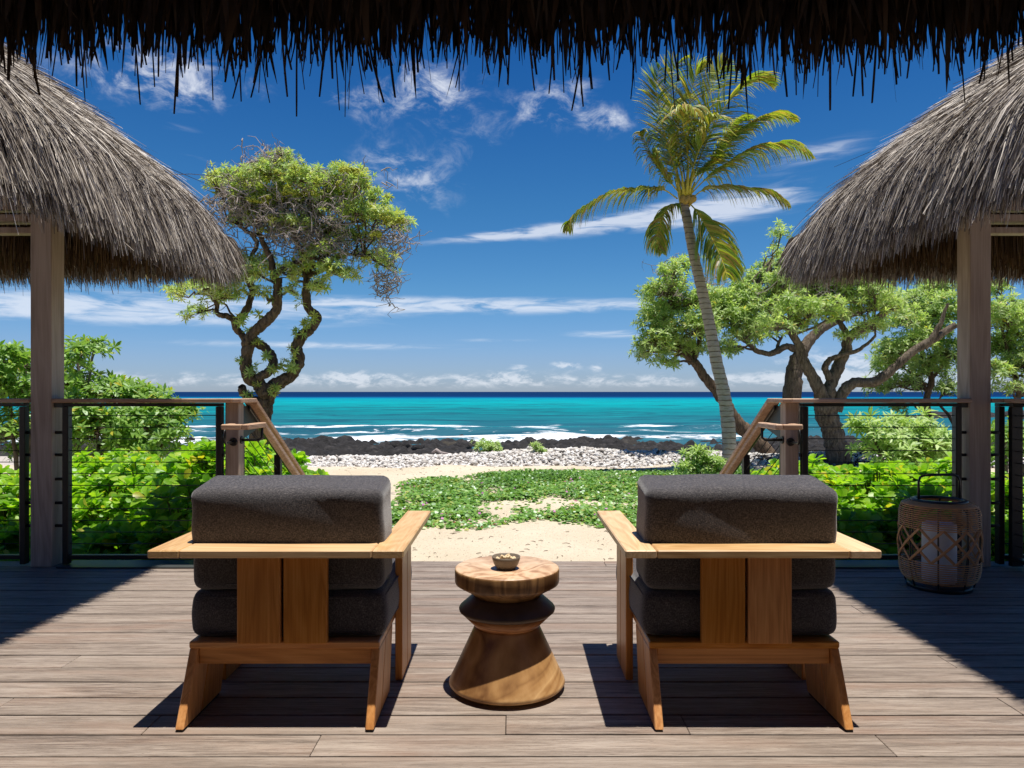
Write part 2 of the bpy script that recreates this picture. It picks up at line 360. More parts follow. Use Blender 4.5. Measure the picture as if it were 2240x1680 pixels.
def tubearr(pts, rad, n=6, wob=0.0):
    """rings along a polyline -> V, F arrays (quads), open tube with capped tip"""
    P_ = np.asarray(pts, float); k = len(P_); rad = np.broadcast_to(np.asarray(rad, float), (k,))
    T = np.gradient(P_, axis=0); T /= np.linalg.norm(T, axis=1)[:, None] + 1e-9
    up = np.array([0, 0, 1.0]) if abs(T[0][2]) < .9 else np.array([1.0, 0, 0])
    V = []; a = np.linspace(0, 2 * np.pi, n, endpoint=False); b1 = np.cross(T[0], up); b1 /= np.linalg.norm(b1)
    for i in range(k):
        b1 = b1 - T[i] * np.dot(b1, T[i]); b1 /= np.linalg.norm(b1) + 1e-9; b2 = np.cross(T[i], b1)
        r = rad[i] * (1 + (rng.normal(0, wob, n) if wob else 0))
        V.append(P_[i] + (np.cos(a) * r)[:, None] * b1 + (np.sin(a) * r)[:, None] * b2)
    V = np.concatenate(V); Fs = []
    i0 = np.arange(k - 1)[:, None] * n; j = np.arange(n)[None, :]; j2 = (j + 1) % n
    Fs = np.stack([i0 + j, i0 + j2, i0 + n + j2, i0 + n + j], -1).reshape(-1, 4)
    return V, Fs
def merge(parts):
    V = []; Fq = []; o = 0
    for v, f in parts: V.append(v); Fq.append(f + o); o += len(v)
    return np.concatenate(V), np.concatenate(Fq)
def tube(name, pts, rad, m, parent=None, n=10, caps=True):
    V, Fs = tubearr(pts, rad, n); k = len(V) // n
    me = bpy.data.meshes.new(name); faces = [tuple(map(int, f)) for f in Fs]
    if caps: faces += [tuple(range(n))[::-1], tuple(range((k - 1) * n, k * n))]
    me.from_pydata([tuple(map(float, v)) for v in V], [], faces); me.update(); return link(name, me, m, parent, True)
def lathe(name, prof, c, m, parent=None, n=64, smooth=True):
    bm = bmesh.new(); rings = []
    for r, z in prof:
        if r < 1e-5: rings.append([bm.verts.new((c[0], c[1], c[2] + z))])
        else: rings.append([bm.verts.new((c[0] + r * math.cos(2 * math.pi * i / n), c[1] + r * math.sin(2 * math.pi * i / n), c[2] + z)) for i in range(n)])
    for a, b in zip(rings, rings[1:]):
        for i in range(n):
            j = (i + 1) % n
            if len(a) == 1 and len(b) == 1: continue
            if len(a) == 1: bm.faces.new([a[0], b[i], b[j]])
            elif len(b) == 1: bm.faces.new([a[i], b[0], a[j]])
            else: bm.faces.new([a[i], b[i], b[j], a[j]])
    bmesh.ops.recalc_face_normals(bm, faces=bm.faces[:])
    return bmlink(name, bm, m, parent, smooth)
def catmull(pts, per=5):
    P_ = [np.asarray(p, float) for p in pts]; P_ = [2 * P_[0] - P_[1]] + P_ + [2 * P_[-1] - P_[-2]]; o = []
    for i in range(1, len(P_) - 2):
        for t in np.linspace(0, 1, per, endpoint=False):
            a, b, c, d = P_[i - 1:i + 3]
            o.append(.5 * ((2 * b) + (-a + c) * t + (2 * a - 5 * b + 4 * c - d) * t ** 2 + (-a + 3 * b - 3 * c + d) * t ** 3))
    o.append(P_[-2]); return np.array(o)
def PX(x, y, D): return ((x - CX) / F * D, D, HC - (y - HY) / F * D)   # point seen at photo pixel x, y, D metres away

# vectorised scattering of a small template ------------------------------------
def frames(dirs, spin=None):
    """rotation matrices whose local z is dirs"""
    d = dirs / (np.linalg.norm(dirs, axis=1)[:, None] + 1e-9)
    h = np.where(np.abs(d[:, 2:3]) < .95, np.array([[0, 0, 1.0]]), np.array([[1.0, 0, 0]]))
    x = np.cross(h, d); x /= np.linalg.norm(x, axis=1)[:, None]; y = np.cross(d, x)
    if spin is None: spin = rng.uniform(0, 2 * np.pi, len(d))
    c, s = np.cos(spin)[:, None], np.sin(spin)[:, None]
    return np.stack([x * c + y * s, -x * s + y * c, d], axis=2)
def scatter(TV, TF, M, pos, sc):
    k = len(pos); n = len(TV)
    V = np.einsum('kij,nj->kni', M, TV) * np.asarray(sc).reshape(-1, 1, 1) + pos[:, None, :]
    Fq = (TF[None] + (np.arange(k) * n)[:, None, None]).reshape(-1, TF.shape[1])
    return V.reshape(-1, 3), Fq
def leaf_tpl(L=1.0, W=.4, rows=(0, .3, .62, .86, 1), wid=(.12, .55, 1, .8, .1), bend=.25, cup=.12, cols=3):
    """leaf along +y, face towards +z"""
    V = []; 
    for t, ww in zip(rows, wid):
        z = -bend * t * t * L + .06 * t * L
        xs = (-1, 0, 1) if cols == 3 else (-1, 1)
        for s in xs: V.append((s * ww * W / 2, t * L, z + (cup * W * ww if s else 0)))
    Fq = []; c = cols
    for i in range(len(rows) - 1):
        for j in range(c - 1): Fq.append((i * c + j, i * c + j + 1, (i + 1) * c + j + 1, (i + 1) * c + j))
    return np.array(V, float), np.array(Fq)
NAUL = leaf_tpl(1, .56, (0, .35, .7, .92, 1), (.10, .5, 1.0, .78, .25), .22, .10)
SIML = leaf_tpl(1, .27, (0, .55, 1), (.15, 1, .12), .35, .12, 2)
def rosette_tpl(n=11, leaf=SIML, el0=20, el1=85, seed=1):
    r = random.Random(seed); parts = []
    for i in range(n):
        a = 2.4 * i + r.uniform(-.3, .3); el_ = R(el0 + (el1 - el0) * (i / (n - 1)) ** .8 + r.uniform(-8, 8)); s = r.uniform(.75, 1.1) * (1 - .25 * (1 - i / n))
        # leaf direction: tilt from axis by el_
        M = Matrix.Rotation(a, 3, 'Z') @ Matrix.Rotation(R(90) - el_, 3, 'X')
        parts.append((np.array([tuple(M @ Vector(v) * s) for v in leaf[0]]), leaf[1]))
    return merge(parts)
ROS = [rosette_tpl(11, SIML, 15, 95, s) for s in range(4)]
WIDEL = leaf_tpl(1, .36, (0, .6, 1), (.15, 1, .2), .3, .14, 2)
ROSW = [rosette_tpl(11, WIDEL, 20, 92, s) for s in range(4)]
def rosset(m): return ROSW if m.name in ('bush_leaf',) else ROS
# the same leaves one by one (for bushes whose leaves show singly)
def rosette_leaves(n, seed, el0=18, el1=88):
    r = random.Random(seed); o = []
    for i in range(n):
        a = 2.4 * i + r.uniform(-.3, .3); e = R(el0 + (el1 - el0) * (i / (n - 1)) ** .8 + r.uniform(-9, 9)); s = r.uniform(.75, 1.1) * (1 - .3 * (1 - i / n))
        M = Matrix.Rotation(a, 3, 'Z') @ Matrix.Rotation(R(90) - e, 3, 'X') @ Matrix.Rotation(r.uniform(-.35, .35), 3, 'Y')
        o.append((np.array(M), s))
    return o
#@@SETTING
# ------------------------------------------------------------------ ground, shore and sea
def fbm(x, y, sc=1.0, oct_=5, seed=0):
    r = np.random.default_rng(seed); z = np.zeros_like(x); a = 1.0; f = sc
    for i in range(oct_):
        for k in range(4):
            th = r.uniform(0, 2 * np.pi); ph = r.uniform(0, 2 * np.pi)
            z += a * .5 * np.sin((x * np.cos(th) + y * np.sin(th)) * f + ph + 1.3 * np.sin((x * np.sin(th) - y * np.cos(th)) * f * .7 + ph * 2))
        a *= .52; f *= 2.03
    return z
def grid(name, xs, ys, zf, m, kind='structure', smooth=True, parent=None):
    X, Y = np.meshgrid(xs, ys); Z = zf(X, Y); nx, ny = len(xs), len(ys)
    i, j = np.meshgrid(np.arange(nx - 1), np.arange(ny - 1)); a = (j * nx + i).ravel()
    Fq = np.stack([a, a + 1, a + nx + 1, a + nx], 1)
    o = link(name, npmesh(name, np.stack([X, Y, Z], -1).reshape(-1, 3), Fq), m, parent, smooth)
    if kind: o['kind'] = kind
    return o
GZ = -0.65
def ground_z(X, Y):
    return GZ + .03 * fbm(X, Y, .5, 4, 3) + .02 * fbm(X, Y, 2.5, 3, 5) * (Y > 5) - .08 * np.clip(Y - 17, 0, 30) - .6 * (Y < 6) * np.clip(6 - Y, 0, 1) * 0
xs = np.concatenate([np.linspace(-3000, -60, 8), np.linspace(-50, -8, 40), np.linspace(-7.8, 12, 260), np.linspace(12.5, 60, 40), np.linspace(90, 3000, 8)])
ys = np.concatenate([np.linspace(-3000, -20, 6), np.linspace(-10, 4, 8), np.linspace(4.5, 22, 200), np.linspace(23, 45, 12)])
grid('sand', xs, ys, ground_z, SAND)
# sea: one sheet to the horizon, gentle waves close in
xs = np.concatenate([-np.geomspace(15000, 70, 14), np.linspace(-60, 75, 220), np.geomspace(85, 15000, 14)])
ys = np.concatenate([np.linspace(28, 100, 170), np.geomspace(102, 300, 50), np.geomspace(330, 45000, 22)])
def sea_z(X, Y):
    a = np.clip(1 - (Y - 28) / 300, 0, 1)
    z = SEA_Z + .05 * fbm(X * .35, Y, .9, 3, 11) * a
    for y0, h, x0, x1 in ((57, .42, 9, 70), (51, .30, -25, 6), (73, .3, 16, 80), (46, .18, -60, 75)):
        yc = Y + 2.2 * np.sin(X * .11 + y0) + 1.2 * np.sin(X * .31 + y0 * 2) - y0
        m = np.clip((X - x0) / 6, 0, 1) * np.clip((x1 - X) / 6, 0, 1)
        z += h * m * np.exp(-(yc / np.where(yc < 0, .8, 2.4)) ** 2)
    return z
grid('sea', xs, ys, sea_z, SEA)
def lava_z(X, Y):
    base = np.interp(Y, [16, 18.5, 21, 27, 34, 40, 44, 48], [-1.15, -.93, -.98, -1.30, -1.66, -1.80, -2.0, -2.7])
    rough = np.interp(Y, [16, 20, 26, 44], [.05, .09, .13, .20])
    right = np.clip((X - 6) / 6, 0, 1) * np.interp(Y, [18, 22, 28, 36], [0, .12, .18, .0])
    f = fbm(X, Y, .55, 6, 21); return base + rough * np.abs(f) * np.sign(f + .4) + right + np.interp(Y, [16, 22, 34], [.03, .07, .12]) * fbm(X, Y, 4.6, 3, 8)
grid('lava_rock_shore', np.linspace(-36, 45, 900), np.linspace(16, 48, 240), lava_z, LAVA, smooth=False)
def spit_z(X, Y):
    cx = np.clip((X - 33) / 12, 0, 1); cy = np.clip(1 - np.abs(Y - 78 - (X - 60) * .05) / (5 + 9 * np.clip((X - 40) / 60, 0, 1)), -1, 1)
    return SEA_Z - .8 + 1.25 * cx * np.clip(cy * 1.4, -1, 1) + .28 * np.abs(fbm(X, Y, .5, 5, 31)) * (cy > -.2) * cx
grid('lava_point', np.linspace(30, 190, 300), np.linspace(58, 104, 100), spit_z, LAVA, smooth=False)
# rocks and coral rubble -----------------------------------------------------
def ico(sub=1, seed=0, sq=(1, 1, .7), rough=.22):
    bm = bmesh.new(); bmesh.ops.create_icosphere(bm, subdivisions=sub, radius=1.0); r = random.Random(seed)
    for v in bm.verts: v.co = Vector((v.co.x * sq[0], v.co.y * sq[1], v.co.z * sq[2])) * (1 + r.uniform(-rough, rough))
    V = np.array([v.co[:] for v in bm.verts]); Fq = np.array([[v.index for v in f.verts] for f in bm.faces]); bm.free(); return V, Fq
STN = [ico(1, s, (1, random.uniform(.6, .9), random.uniform(.5, .8))) for s in range(6)]
def bank_z(X, Y):
    c = 19.1 + .25 * np.sin(X * .5); h = .18 + .20 * np.exp(-((X - 1.2) / 3.0) ** 2) + .12 * np.exp(-((X - 9) / 5.0) ** 2)
    h = h * np.clip((X + 8.5) / 3, .3, 1)
    return GZ - .16 + h * np.exp(-((Y - c) / 1.15) ** 2) + .03 * fbm(X, Y, 1.6, 3, 4)
bank = grid('coral_rubble_bank', np.linspace(-16, 30, 200), np.linspace(16.8, 22, 30), lambda X, Y: bank_z(X, Y) - .03, stonemat('coral_grit', [(0, (.5, .45, .4)), (1, (.62, .57, .5))], 20), smooth=False)
n = 24000
sx = rng.uniform(-10, 26, n); sy = 18.6 + rng.normal(0, .85, n) + .25 * np.sin(sx * .5); ss = rng.gamma(4, .0085, n) + .012
keep = (sy > 16.9) & (sy < 21.5); sx, sy, ss = sx[keep], sy[keep], ss[keep]
edge = (sy < 17.6) & (rng.random(len(sx)) < .45); sx, sy, ss = sx[~edge], sy[~edge], ss[~edge]
sz = bank_z(sx, sy) + ss * .25; isblack = (sx > 6.2) & (rng.random(len(sx)) < .42)
order = np.argsort(-ss / sy * ((sx > -9) & (sx < 8.5))); big = set(order[:300].tolist())
STM = {}
for vi, (V, Fq) in enumerate(STN):
    for b in (0, 1):
        me = npmesh('stone', V, Fq); me.materials.append(BLACKST if b else CORAL); STM[vi, b] = me
for i in order[:300]:
    o = bpy.data.objects.new('stone', STM[int(i) % 6, int(isblack[i])]); col.objects.link(o); o.parent = bank
    o.location = (sx[i], sy[i], sz[i]); s_ = ss[i]; o.scale = (s_, s_, s_); o.rotation_euler = (rng.uniform(-.5, .5), rng.uniform(-.5, .5), rng.uniform(0, 6))
rest = order[300:]
for b, nm in ((False, CORAL), (True, BLACKST)):
    parts = []
    for vi in range(6):
        idx = [i for i in rest if i % 6 == vi and isblack[i] == b]
        if not idx: continue
        d = rng.normal(0, 1, (len(idx), 3)) * .4 + np.array([0, 0, 1.0])
        parts.append(scatter(STN[vi][0], STN[vi][1], frames(d), np.stack([sx[idx], sy[idx], sz[idx]], 1), ss[idx]))
    tag(link('small_stones', npmesh('small_stones', *merge(parts)), nm, bank), kind='stuff')
# loose black lava boulders standing along the shore
for i, (px, D, s_) in enumerate([(835, 33, .42), (870, 35, .5), (915, 30, .28), (1350, 27, .30), (1420, 22.5, .22), (1468, 22, .28), (1490, 23, .36), (1515, 22, .22), (1545, 24, .30), (1228, 34, .4), (1010, 36, .42), (700, 32, .3)]):
    V, Fq = ico(2, 40 + i, (1.15, .9, .62), .16); V = V * (1 + .0 * V)
    x = (px - CX) / F * D; z = float(lava_z(np.array([[x]]), np.array([[float(D)]]))[0, 0]); z = max(z, -.85 if D < 24 else -2)
    o = link('lava_boulder', npmesh('lava_boulder', V * s_, Fq), LAVA); o.location = (x, D, z + s_ * .15)
    tag(o, 'loose black lava boulder on the rock bench at the waterline', 'rock', 'black lava boulders along the shore')

# ------------------------------------------------------------------ deck
PITCH, GAP = .1433, .009
deck = tag(empty('deck'), kind='structure')
joints = {0: [], }
def addj(x, y):                      # butt joint seen at this pixel -> row and x
    D = 1780 / (y - HY); r = int((D - 2.232) / PITCH + 100) - 100; joints.setdefault(r, []).append((x - CX) / F * D)
for q in ((163, 1442), (30, 1527), (325, 1590), (690, 1630), (1107, 1564), (1502, 1590), (1940, 1632), (1325, 1236), (190, 1238), (2085, 1455), (2210, 1545), (1870, 1330)): addj(*q)
y_edge = 4.815
for r in range(-22, 18):
    y0 = 2.232 + PITCH * r + GAP / 2; y1 = min(y0 + PITCH - GAP, y_edge)
    if y1 - y0 < .03: continue
    js = sorted(joints.get(r, []))
    if not js or r < -2: js = sorted(js + [random.uniform(-4, 4)])
    cuts = [-7.5] + js + [7.5]; cuts = [c for i, c in enumerate(cuts) if i == 0 or c - cuts[i - 1] > .3]
    for a, b in zip(cuts, cuts[1:]):
        o = box('plank', a + .0012, b - .0012, y0, y1, -.028, random.uniform(-.0012, .0008), DECK, deck, .0016)
box('rim_board', -7.5, 7.5, y_edge + .004, y_edge + .03, -.24, -.031, DECK, deck, .003)
for k in range(12):
    x = -6.6 + 1.2 * k; box('joist', x - .02, x + .02, -.9, y_edge, -.22, -.03, DECK, deck, 0)
# steps down to the sand, the width of the opening
for k in range(3):
    z = -.165 * (k + 1); y0 = y_edge + .035 + .30 * k
    st = box('step', -1.82, 1.82, y0 + .01, y0 + .30, z - .028, z, DECK, deck, .003)
    box('riser', -1.82, 1.82, y0 + .27, y0 + .29, z - .165, z - .03, DECK, deck, 0)
# near-black block under the joists, its colour standing in for shade between planks
box('under_deck_shade', -7.5, 7.5, -1.0, 4.7, -.9, -.30, simple('painted_gap_shade', (.02, .016, .013), .95), deck, 0)

# ------------------------------------------------------------------ thatched roofs
PR_S = np.array([0, .10, .24, .36, .50, .70, 1.0, 1.4, 1.8, 2.4, 3.2, 4.5])          # arc length from the fringe tip
PR_U = np.array([0, .005, .02, .07, .16, .31, .54, .86, 1.18, 1.67, 2.32, 3.4])        # distance in from the eave
PR_Z = np.array([1.99, 2.09, 2.24, 2.36, 2.48, 2.63, 2.83, 3.07, 3.31, 3.66, 4.12, 4.90])
def smin(a, b, k=.22):
    h = np.clip(.5 + .5 * (b - a) / k, 0, 1); return b * (1 - h) + a * h - k * h * (1 - h)
def pavilion_roof(sgn, parent):
    XE, YE, YN = 2.12, 5.66, 2.12                   # right-hand eave, far eave, near gable end
    def U(x, y): return smin(XE * -1 - x, YE - y)   # built for the left one, mirrored for the right
    def outd(x, y):
        e = .01; gx = (U(x + e, y) - U(x - e, y)) / (2 * e); gy = (U(x, y + e) - U(x, y - e)) / (2 * e); g = np.sqrt(gx ** 2 + gy ** 2) + 1e-9
        return -gx / g, -gy / g
    # roof body: thick shell
    def shell(name, off, m, lo=.02, flip=False):
        xs_ = np.linspace(-5.2, -XE, 70); ys_ = np.linspace(YN, YE, 70); X, Y = np.meshgrid(xs_, ys_); u = np.clip(U(X, Y), 0, 9)
        Z = np.interp(u, PR_U, PR_Z) + off; Z = np.where(u < .03, Z.clip(max=2.30 + off + .05) , Z)
        nx, ny = len(xs_), len(ys_); i, j = np.meshgrid(np.arange(nx - 1), np.arange(ny - 1)); a = (j * nx + i).ravel(); Fq = np.stack([a, a + 1, a + nx + 1, a + nx], 1)
        uu = U(X, Y).ravel(); Fq = Fq[(uu[Fq] > lo).all(1)]
        V = np.stack([X * -sgn, Y, Z], -1).reshape(-1, 3) if sgn > 0 else np.stack([X, Y, Z], -1).reshape(-1, 3)
        return link(name, npmesh(name, V, Fq), m, parent, True)
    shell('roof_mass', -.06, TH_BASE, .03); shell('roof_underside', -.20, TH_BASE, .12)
    xr = -5.2
    # strands of the outer coat
    def coat(name, n, region, lens, wid, m, lift, s_lo, s_hi, spread=.22, seg=4):
        if region == 'all': x = rng.uniform(-5.0, -XE, n * 2); y = rng.uniform(YN, YE, n * 2)
        x0 = x; y0 = y; u = U(x0, y0); k = u > 0; x0, y0, u = x0[k][:n], y0[k][:n], u[k][:n]
        s = np.interp(u, PR_U, PR_S); kk = (s > s_lo) & (s < s_hi); return x0[kk], y0[kk], s[kk]
    def strands(x, y, s, L, W, lift0, lift1, spread, seg, inner=0.0):
        n_ = len(x); ox, oy = outd(x, y); ang = rng.normal(0, spread, n_); px_, py_ = -oy, ox
        pts = []; cx, cy, u = x.copy(), y.copy(), np.interp(s, PR_S, PR_U); lat = np.zeros(n_)
        for k in range(seg + 1):
            t = k / seg; s2 = s - L * t; over = np.clip(-s2, 0, 1); s2c = np.clip(s2, 0, 9); u2 = np.interp(s2c, PR_S, PR_U); z = np.interp(s2c, PR_S, PR_Z) - over
            cx = x + ox * (u[:] * 0 + np.interp(s, PR_S, PR_U) - u2); cy = y + oy * (np.interp(s, PR_S, PR_U) - u2)
            lf = lift0 + (lift1 - lift0) * t; lat = np.tan(ang) * L * t * (1 - .25 * t)
            steep = np.interp(s2c, [0, .4, .8], [1.0, .8, .6])
            X = cx + px_ * lat + ox * (lf * steep - inner); Y = cy + py_ * lat + oy * (lf * steep - inner); Z = z + lf * (1.1 - steep) + 0 * lat
            pts.append(np.stack([X, Y, Z], 1))
        P_ = np.stack(pts, 1)                                   # n, seg+1, 3
        T = P_[:, -1] - P_[:, 0]; T /= np.linalg.norm(T, axis=1)[:, None] + 1e-9
        nrm = np.stack([ox, oy, np.full(n_, .7)], 1); Wd = np.cross(T, nrm); Wd /= np.linalg.norm(Wd, axis=1)[:, None] + 1e-9
        tw = rng.normal(0, .6, n_)[:, None]; Wd = Wd * np.cos(tw) + np.cross(T, Wd) * np.sin(tw)
        wt = np.linspace(1, .35, seg + 1)[None, :, None]
        A = P_ - Wd[:, None] * W[:, None, None] / 2 * wt; B = P_ + Wd[:, None] * W[:, None, None] / 2 * wt
        V = np.stack([A, B], 2).reshape(-1, 3); m_ = 2 * (seg + 1); b = (np.arange(n_) * m_)[:, None, None]
        q = np.array([[2 * i, 2 * i + 1, 2 * i + 3, 2 * i + 2] for i in range(seg)])
        if sgn > 0: V = V * np.array([-1, 1, 1])
        return V, (q[None] + b).reshape(-1, 4)
    n_ = 22000; x = rng.uniform(-4.6, -XE, n_ * 2); y = rng.uniform(YN, YE, n_ * 2); u = U(x, y); k = u > .0; x, y, u = x[k], y[k], u[k]; s = np.interp(u, PR_S, PR_S * 0 + PR_S) * 0 + np.interp(u, PR_U, PR_S)
    # rows of bundles: ends gather in shallow tiers
    L = rng.uniform(.30, .75, len(x)); W = rng.uniform(.004, .0105, len(x)) * np.where(rng.random(len(x)) < .12, 1.5, 1); l1 = np.abs(rng.normal(.035, .035, len(x)))
    clump = .22 * np.sin(x * 9 + 3 * np.sin(y * 5)) * np.sin(y * 8 + 2 * np.sin(x * 7))
    nearx = (-XE - x) < (YE - y) - .3; L = np.minimum(L, s + rng.normal(.0, .04, len(s)) + nearx * .07).clip(.1); th = strands(x, y, s, L, W, -.045 * np.ones(len(x)), l1, .17 + 0 * x, 4)
    # flyaways
    j = rng.random(len(x)) < .10
    th2 = strands(x[j], y[j], s[j], L[j] * .8, W[j] * .8, .0 * x[j], np.abs(rng.normal(.08, .03, j.sum())), .34, 3)
    # dense hanging edge, outer rows
    m_ = 16000; per = rng.uniform(0, (YE - YN) + 3.0, m_); onx = per < (YE - YN)
    xe = np.where(onx, -XE - rng.uniform(.0, .22, m_), -XE - (per - (YE - YN))); ye = np.where(onx, YN + per, YE - rng.uniform(.0, .22, m_))
    ue = U(xe, ye); kk = ue > -.1; xe, ye = xe[kk], ye[kk]; se = np.interp(np.clip(U(xe, ye), 0, 9), PR_U, PR_S); se = np.maximum(se, .30) 
    Le = se + rng.normal(-.03, .05, len(xe)) + (YE - ye > .35) * .075; Le = np.clip(Le, .12, 1.2)
    th3 = strands(xe, ye, se, Le, rng.uniform(.004, .011, len(xe)), -.03 + 0 * xe, np.abs(rng.normal(.02, .04, len(xe))), .09 + 0 * xe, 4)
    o = link('thatch', npmesh('thatch', *merge([th, th2, th3])), TH, parent); tag(o, kind='stuff')
    # the underside hangs its own curtain, seen from within
    m_ = 9000; per = rng.uniform(0, (YE - YN) + 3.0, m_); onx = per < (YE - YN); dep = rng.uniform(.05, .42, m_)
    xe = np.where(onx, -XE - dep, -XE - (per - (YE - YN))); ye = np.where(onx, YN + per, YE - dep); kk = U(xe, ye) > .03; xe, ye = xe[kk], ye[kk]; dep = dep[kk]
    ztop = np.interp(np.clip(U(xe, ye), 0, 9), PR_U, PR_Z) - .10
    zb = 2.02 + rng.normal(0, .035, len(xe)) + dep * .22 - (rng.random(len(xe)) < .04) * rng.uniform(0, .13, len(xe)); Wd = rng.uniform(.006, .018, len(xe))
    a = rng.uniform(0, np.pi, len(xe)); wx, wy = np.cos(a) * Wd / 2, np.sin(a) * Wd / 2; dx, dy = rng.normal(0, .018, len(xe)), rng.normal(0, .018, len(xe))
    ztop = np.maximum(ztop, zb + .08)
    V = np.stack([np.stack([xe - wx, ye - wy, ztop], 1), np.stack([xe + wx, ye + wy, ztop], 1), np.stack([xe + wx * .5 + dx, ye + wy * .5 + dy, zb], 1), np.stack([xe - wx * .3 + dx, ye - wy * .3 + dy, zb], 1)], 1).reshape(-1, 3)
    if sgn > 0: V = V * np.array([-1, 1, 1])
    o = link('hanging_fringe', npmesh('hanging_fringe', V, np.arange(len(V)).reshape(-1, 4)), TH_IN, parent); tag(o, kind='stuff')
CW = .137
for sgn in (-1, 1):
    side = 'left' if sgn < 0 else 'right'
    pav = empty('thatched_pavilion', (sgn * 2.99, 4.70, 0), 'shaggy thatched roof wing on a timber column %s' % ('next to the wicker lantern' if sgn > 0 else 'at the left of the deck'), 'pavilion', 'thatched roof wings on either side of the deck')
    cx0, cx1 = (-3.056, -2.922) if sgn < 0 else (2.905, 3.040)
    c_ = box('column', cx0, cx1, 4.64, 4.64 + CW, .0, 2.42, POSTW, pav, .004)
    xa, xb = (-5.2, cx0 - .002) if sgn < 0 else (cx1 + .002, 5.2)
    box('beam', xa, xb, 4.67, 4.75, 2.125, 2.165, POSTW, pav, .004); box('beam', xa, xb, 4.66, 4.76, 2.20, 2.245, POSTW, pav, .004)
    box('beam', xa, xb, 4.69, 4.77, 2.28, 2.42, POSTW, pav, .004)
    xa, xb = (cx1 + .002, -2.3) if sgn < 0 else (2.3, cx0 - .002)
    box('beam', xa, xb, 4.68, 4.76, 2.27, 2.42, POSTW, pav, .004)
    box('beam', min(cx0, cx1) + .03, max(cx0, cx1) - .03, 2.15, 4.638, 2.26, 2.42, POSTW, pav, .004)
    for k in range(4): box('rafter', sgn * 3.3 + sgn * .5 * k - .03, sgn * 3.3 + sgn * .5 * k + .03, 2.15, 5.35, 2.425, 2.52, POSTW, pav, .003)
    pavilion_roof(sgn, pav)

# the roof over the camera: its front eave hangs across the top of the picture
main = empty('thatched_canopy', (0, 1.9, 2.3), 'dark shaded thatch eave overhead with ragged blades hanging across the top of the view', 'thatched roof')
xs_ = np.linspace(-4.2, 4.2, 30); ys_ = np.linspace(-3.0, 1.93, 24)
for nm, off in (('roof_mass', .30), ('roof_underside', .12)):
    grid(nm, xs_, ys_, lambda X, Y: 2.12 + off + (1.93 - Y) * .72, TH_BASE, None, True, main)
box('eave_board', -4.2, 4.2, 1.55, 1.60, 2.42, 2.52, POSTW, main, .004)
def blades(n, ylo, yhi, ztop, tip_fn, wlo, whi, xlo=-3.4, xhi=3.4, dxs=.02, blunt=False):
    x = rng.uniform(xlo, xhi, n); y = rng.uniform(ylo, yhi, n); zt = ztop + rng.uniform(-.03, .06, n); zb = tip_fn(x, n); W = rng.uniform(wlo, whi, n)
    a = rng.normal(0, .7, n); dx = rng.normal(0, dxs, n) * (zt - zb) / .4; dy = rng.normal(0, .03, n); kx = rng.normal(0, .012, n)
    out_ = []
    for k, (t, ww) in enumerate(((0, .8), (.45, 1.0), (.8, 1.0), (.93, 1.0), (1.0, .8)) if blunt else ((0, .8), (.45, 1.0), (.8, .75), (.93, .4), (1.0, .06))):
        px_ = x + dx * t * t + kx * math.sin(t * 3.1); py_ = y + dy * t; z = zt + (zb - zt) * t
        hw = W * ww / 2; out_.append(np.stack([px_ - np.cos(a) * hw, py_ - np.sin(a) * hw, z], 1)); out_.append(np.stack([px_ + np.cos(a) * hw, py_ + np.sin(a) * hw, z], 1))
    return np.stack(out_, 1)                                  # n,10,3
BF = np.array([[0, 1, 3, 2], [2, 3, 5, 4], [4, 5, 7, 6], [6, 7, 9, 8]])
def edge_wave(x): return .012 * np.sin(x * 5.1 + 1) + .010 * np.sin(x * 13 + 2) + .008 * np.sin(x * 31)
def tips(base, sd, lng):
    def f(x, n): return base + edge_wave(x) + rng.normal(0, sd, n) - (rng.random(n) < lng) * rng.uniform(.02, .14, n)
    return f
back = np.concatenate([blades(2600, 1.70, 1.80, 2.46, tips(2.015, .030, .02), .014, .034), blades(2200, 1.80, 1.93, 2.44, tips(2.006, .030, .03), .007, .018),
                       blades(3400, 1.80, 1.93, 2.40, tips(1.990, .026, .14), .003, .0065, blunt=True), blades(500, 1.55, 1.72, 2.5, tips(2.10, .05, .0), .01, .03)])
front = blades(300, 1.66, 1.74, 2.40, tips(1.99, .033, .12), .008, .020, -1.45, 1.45, .035)
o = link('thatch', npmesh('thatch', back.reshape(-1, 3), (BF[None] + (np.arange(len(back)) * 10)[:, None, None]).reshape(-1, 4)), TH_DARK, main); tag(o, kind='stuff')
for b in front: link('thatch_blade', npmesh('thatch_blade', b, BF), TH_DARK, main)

# unseen house wall behind the viewer, added to cut blue sky fill
HW = wood('house_boarding', (.16, .085, .045), (.24, .135, .075), (.32, .19, .11), 2, .6, 6, .6)
hw = empty('unseen_house_wall', (0, -2.6, 0), 'timber boarded house wall added unseen behind the viewer under the thatched canopy', 'wall')
for k in range(24): box('board', -6 + .5 * k, -6 + .5 * k + .492, -2.66, -2.6, .0, 4.6, HW, hw, 0)
for sx_ in (-1, 1): box('board', sx_ * 6.0 - .04, sx_ * 6.0 + .04, -2.6, 1.2, .0, 3.4, HW, hw, 0)
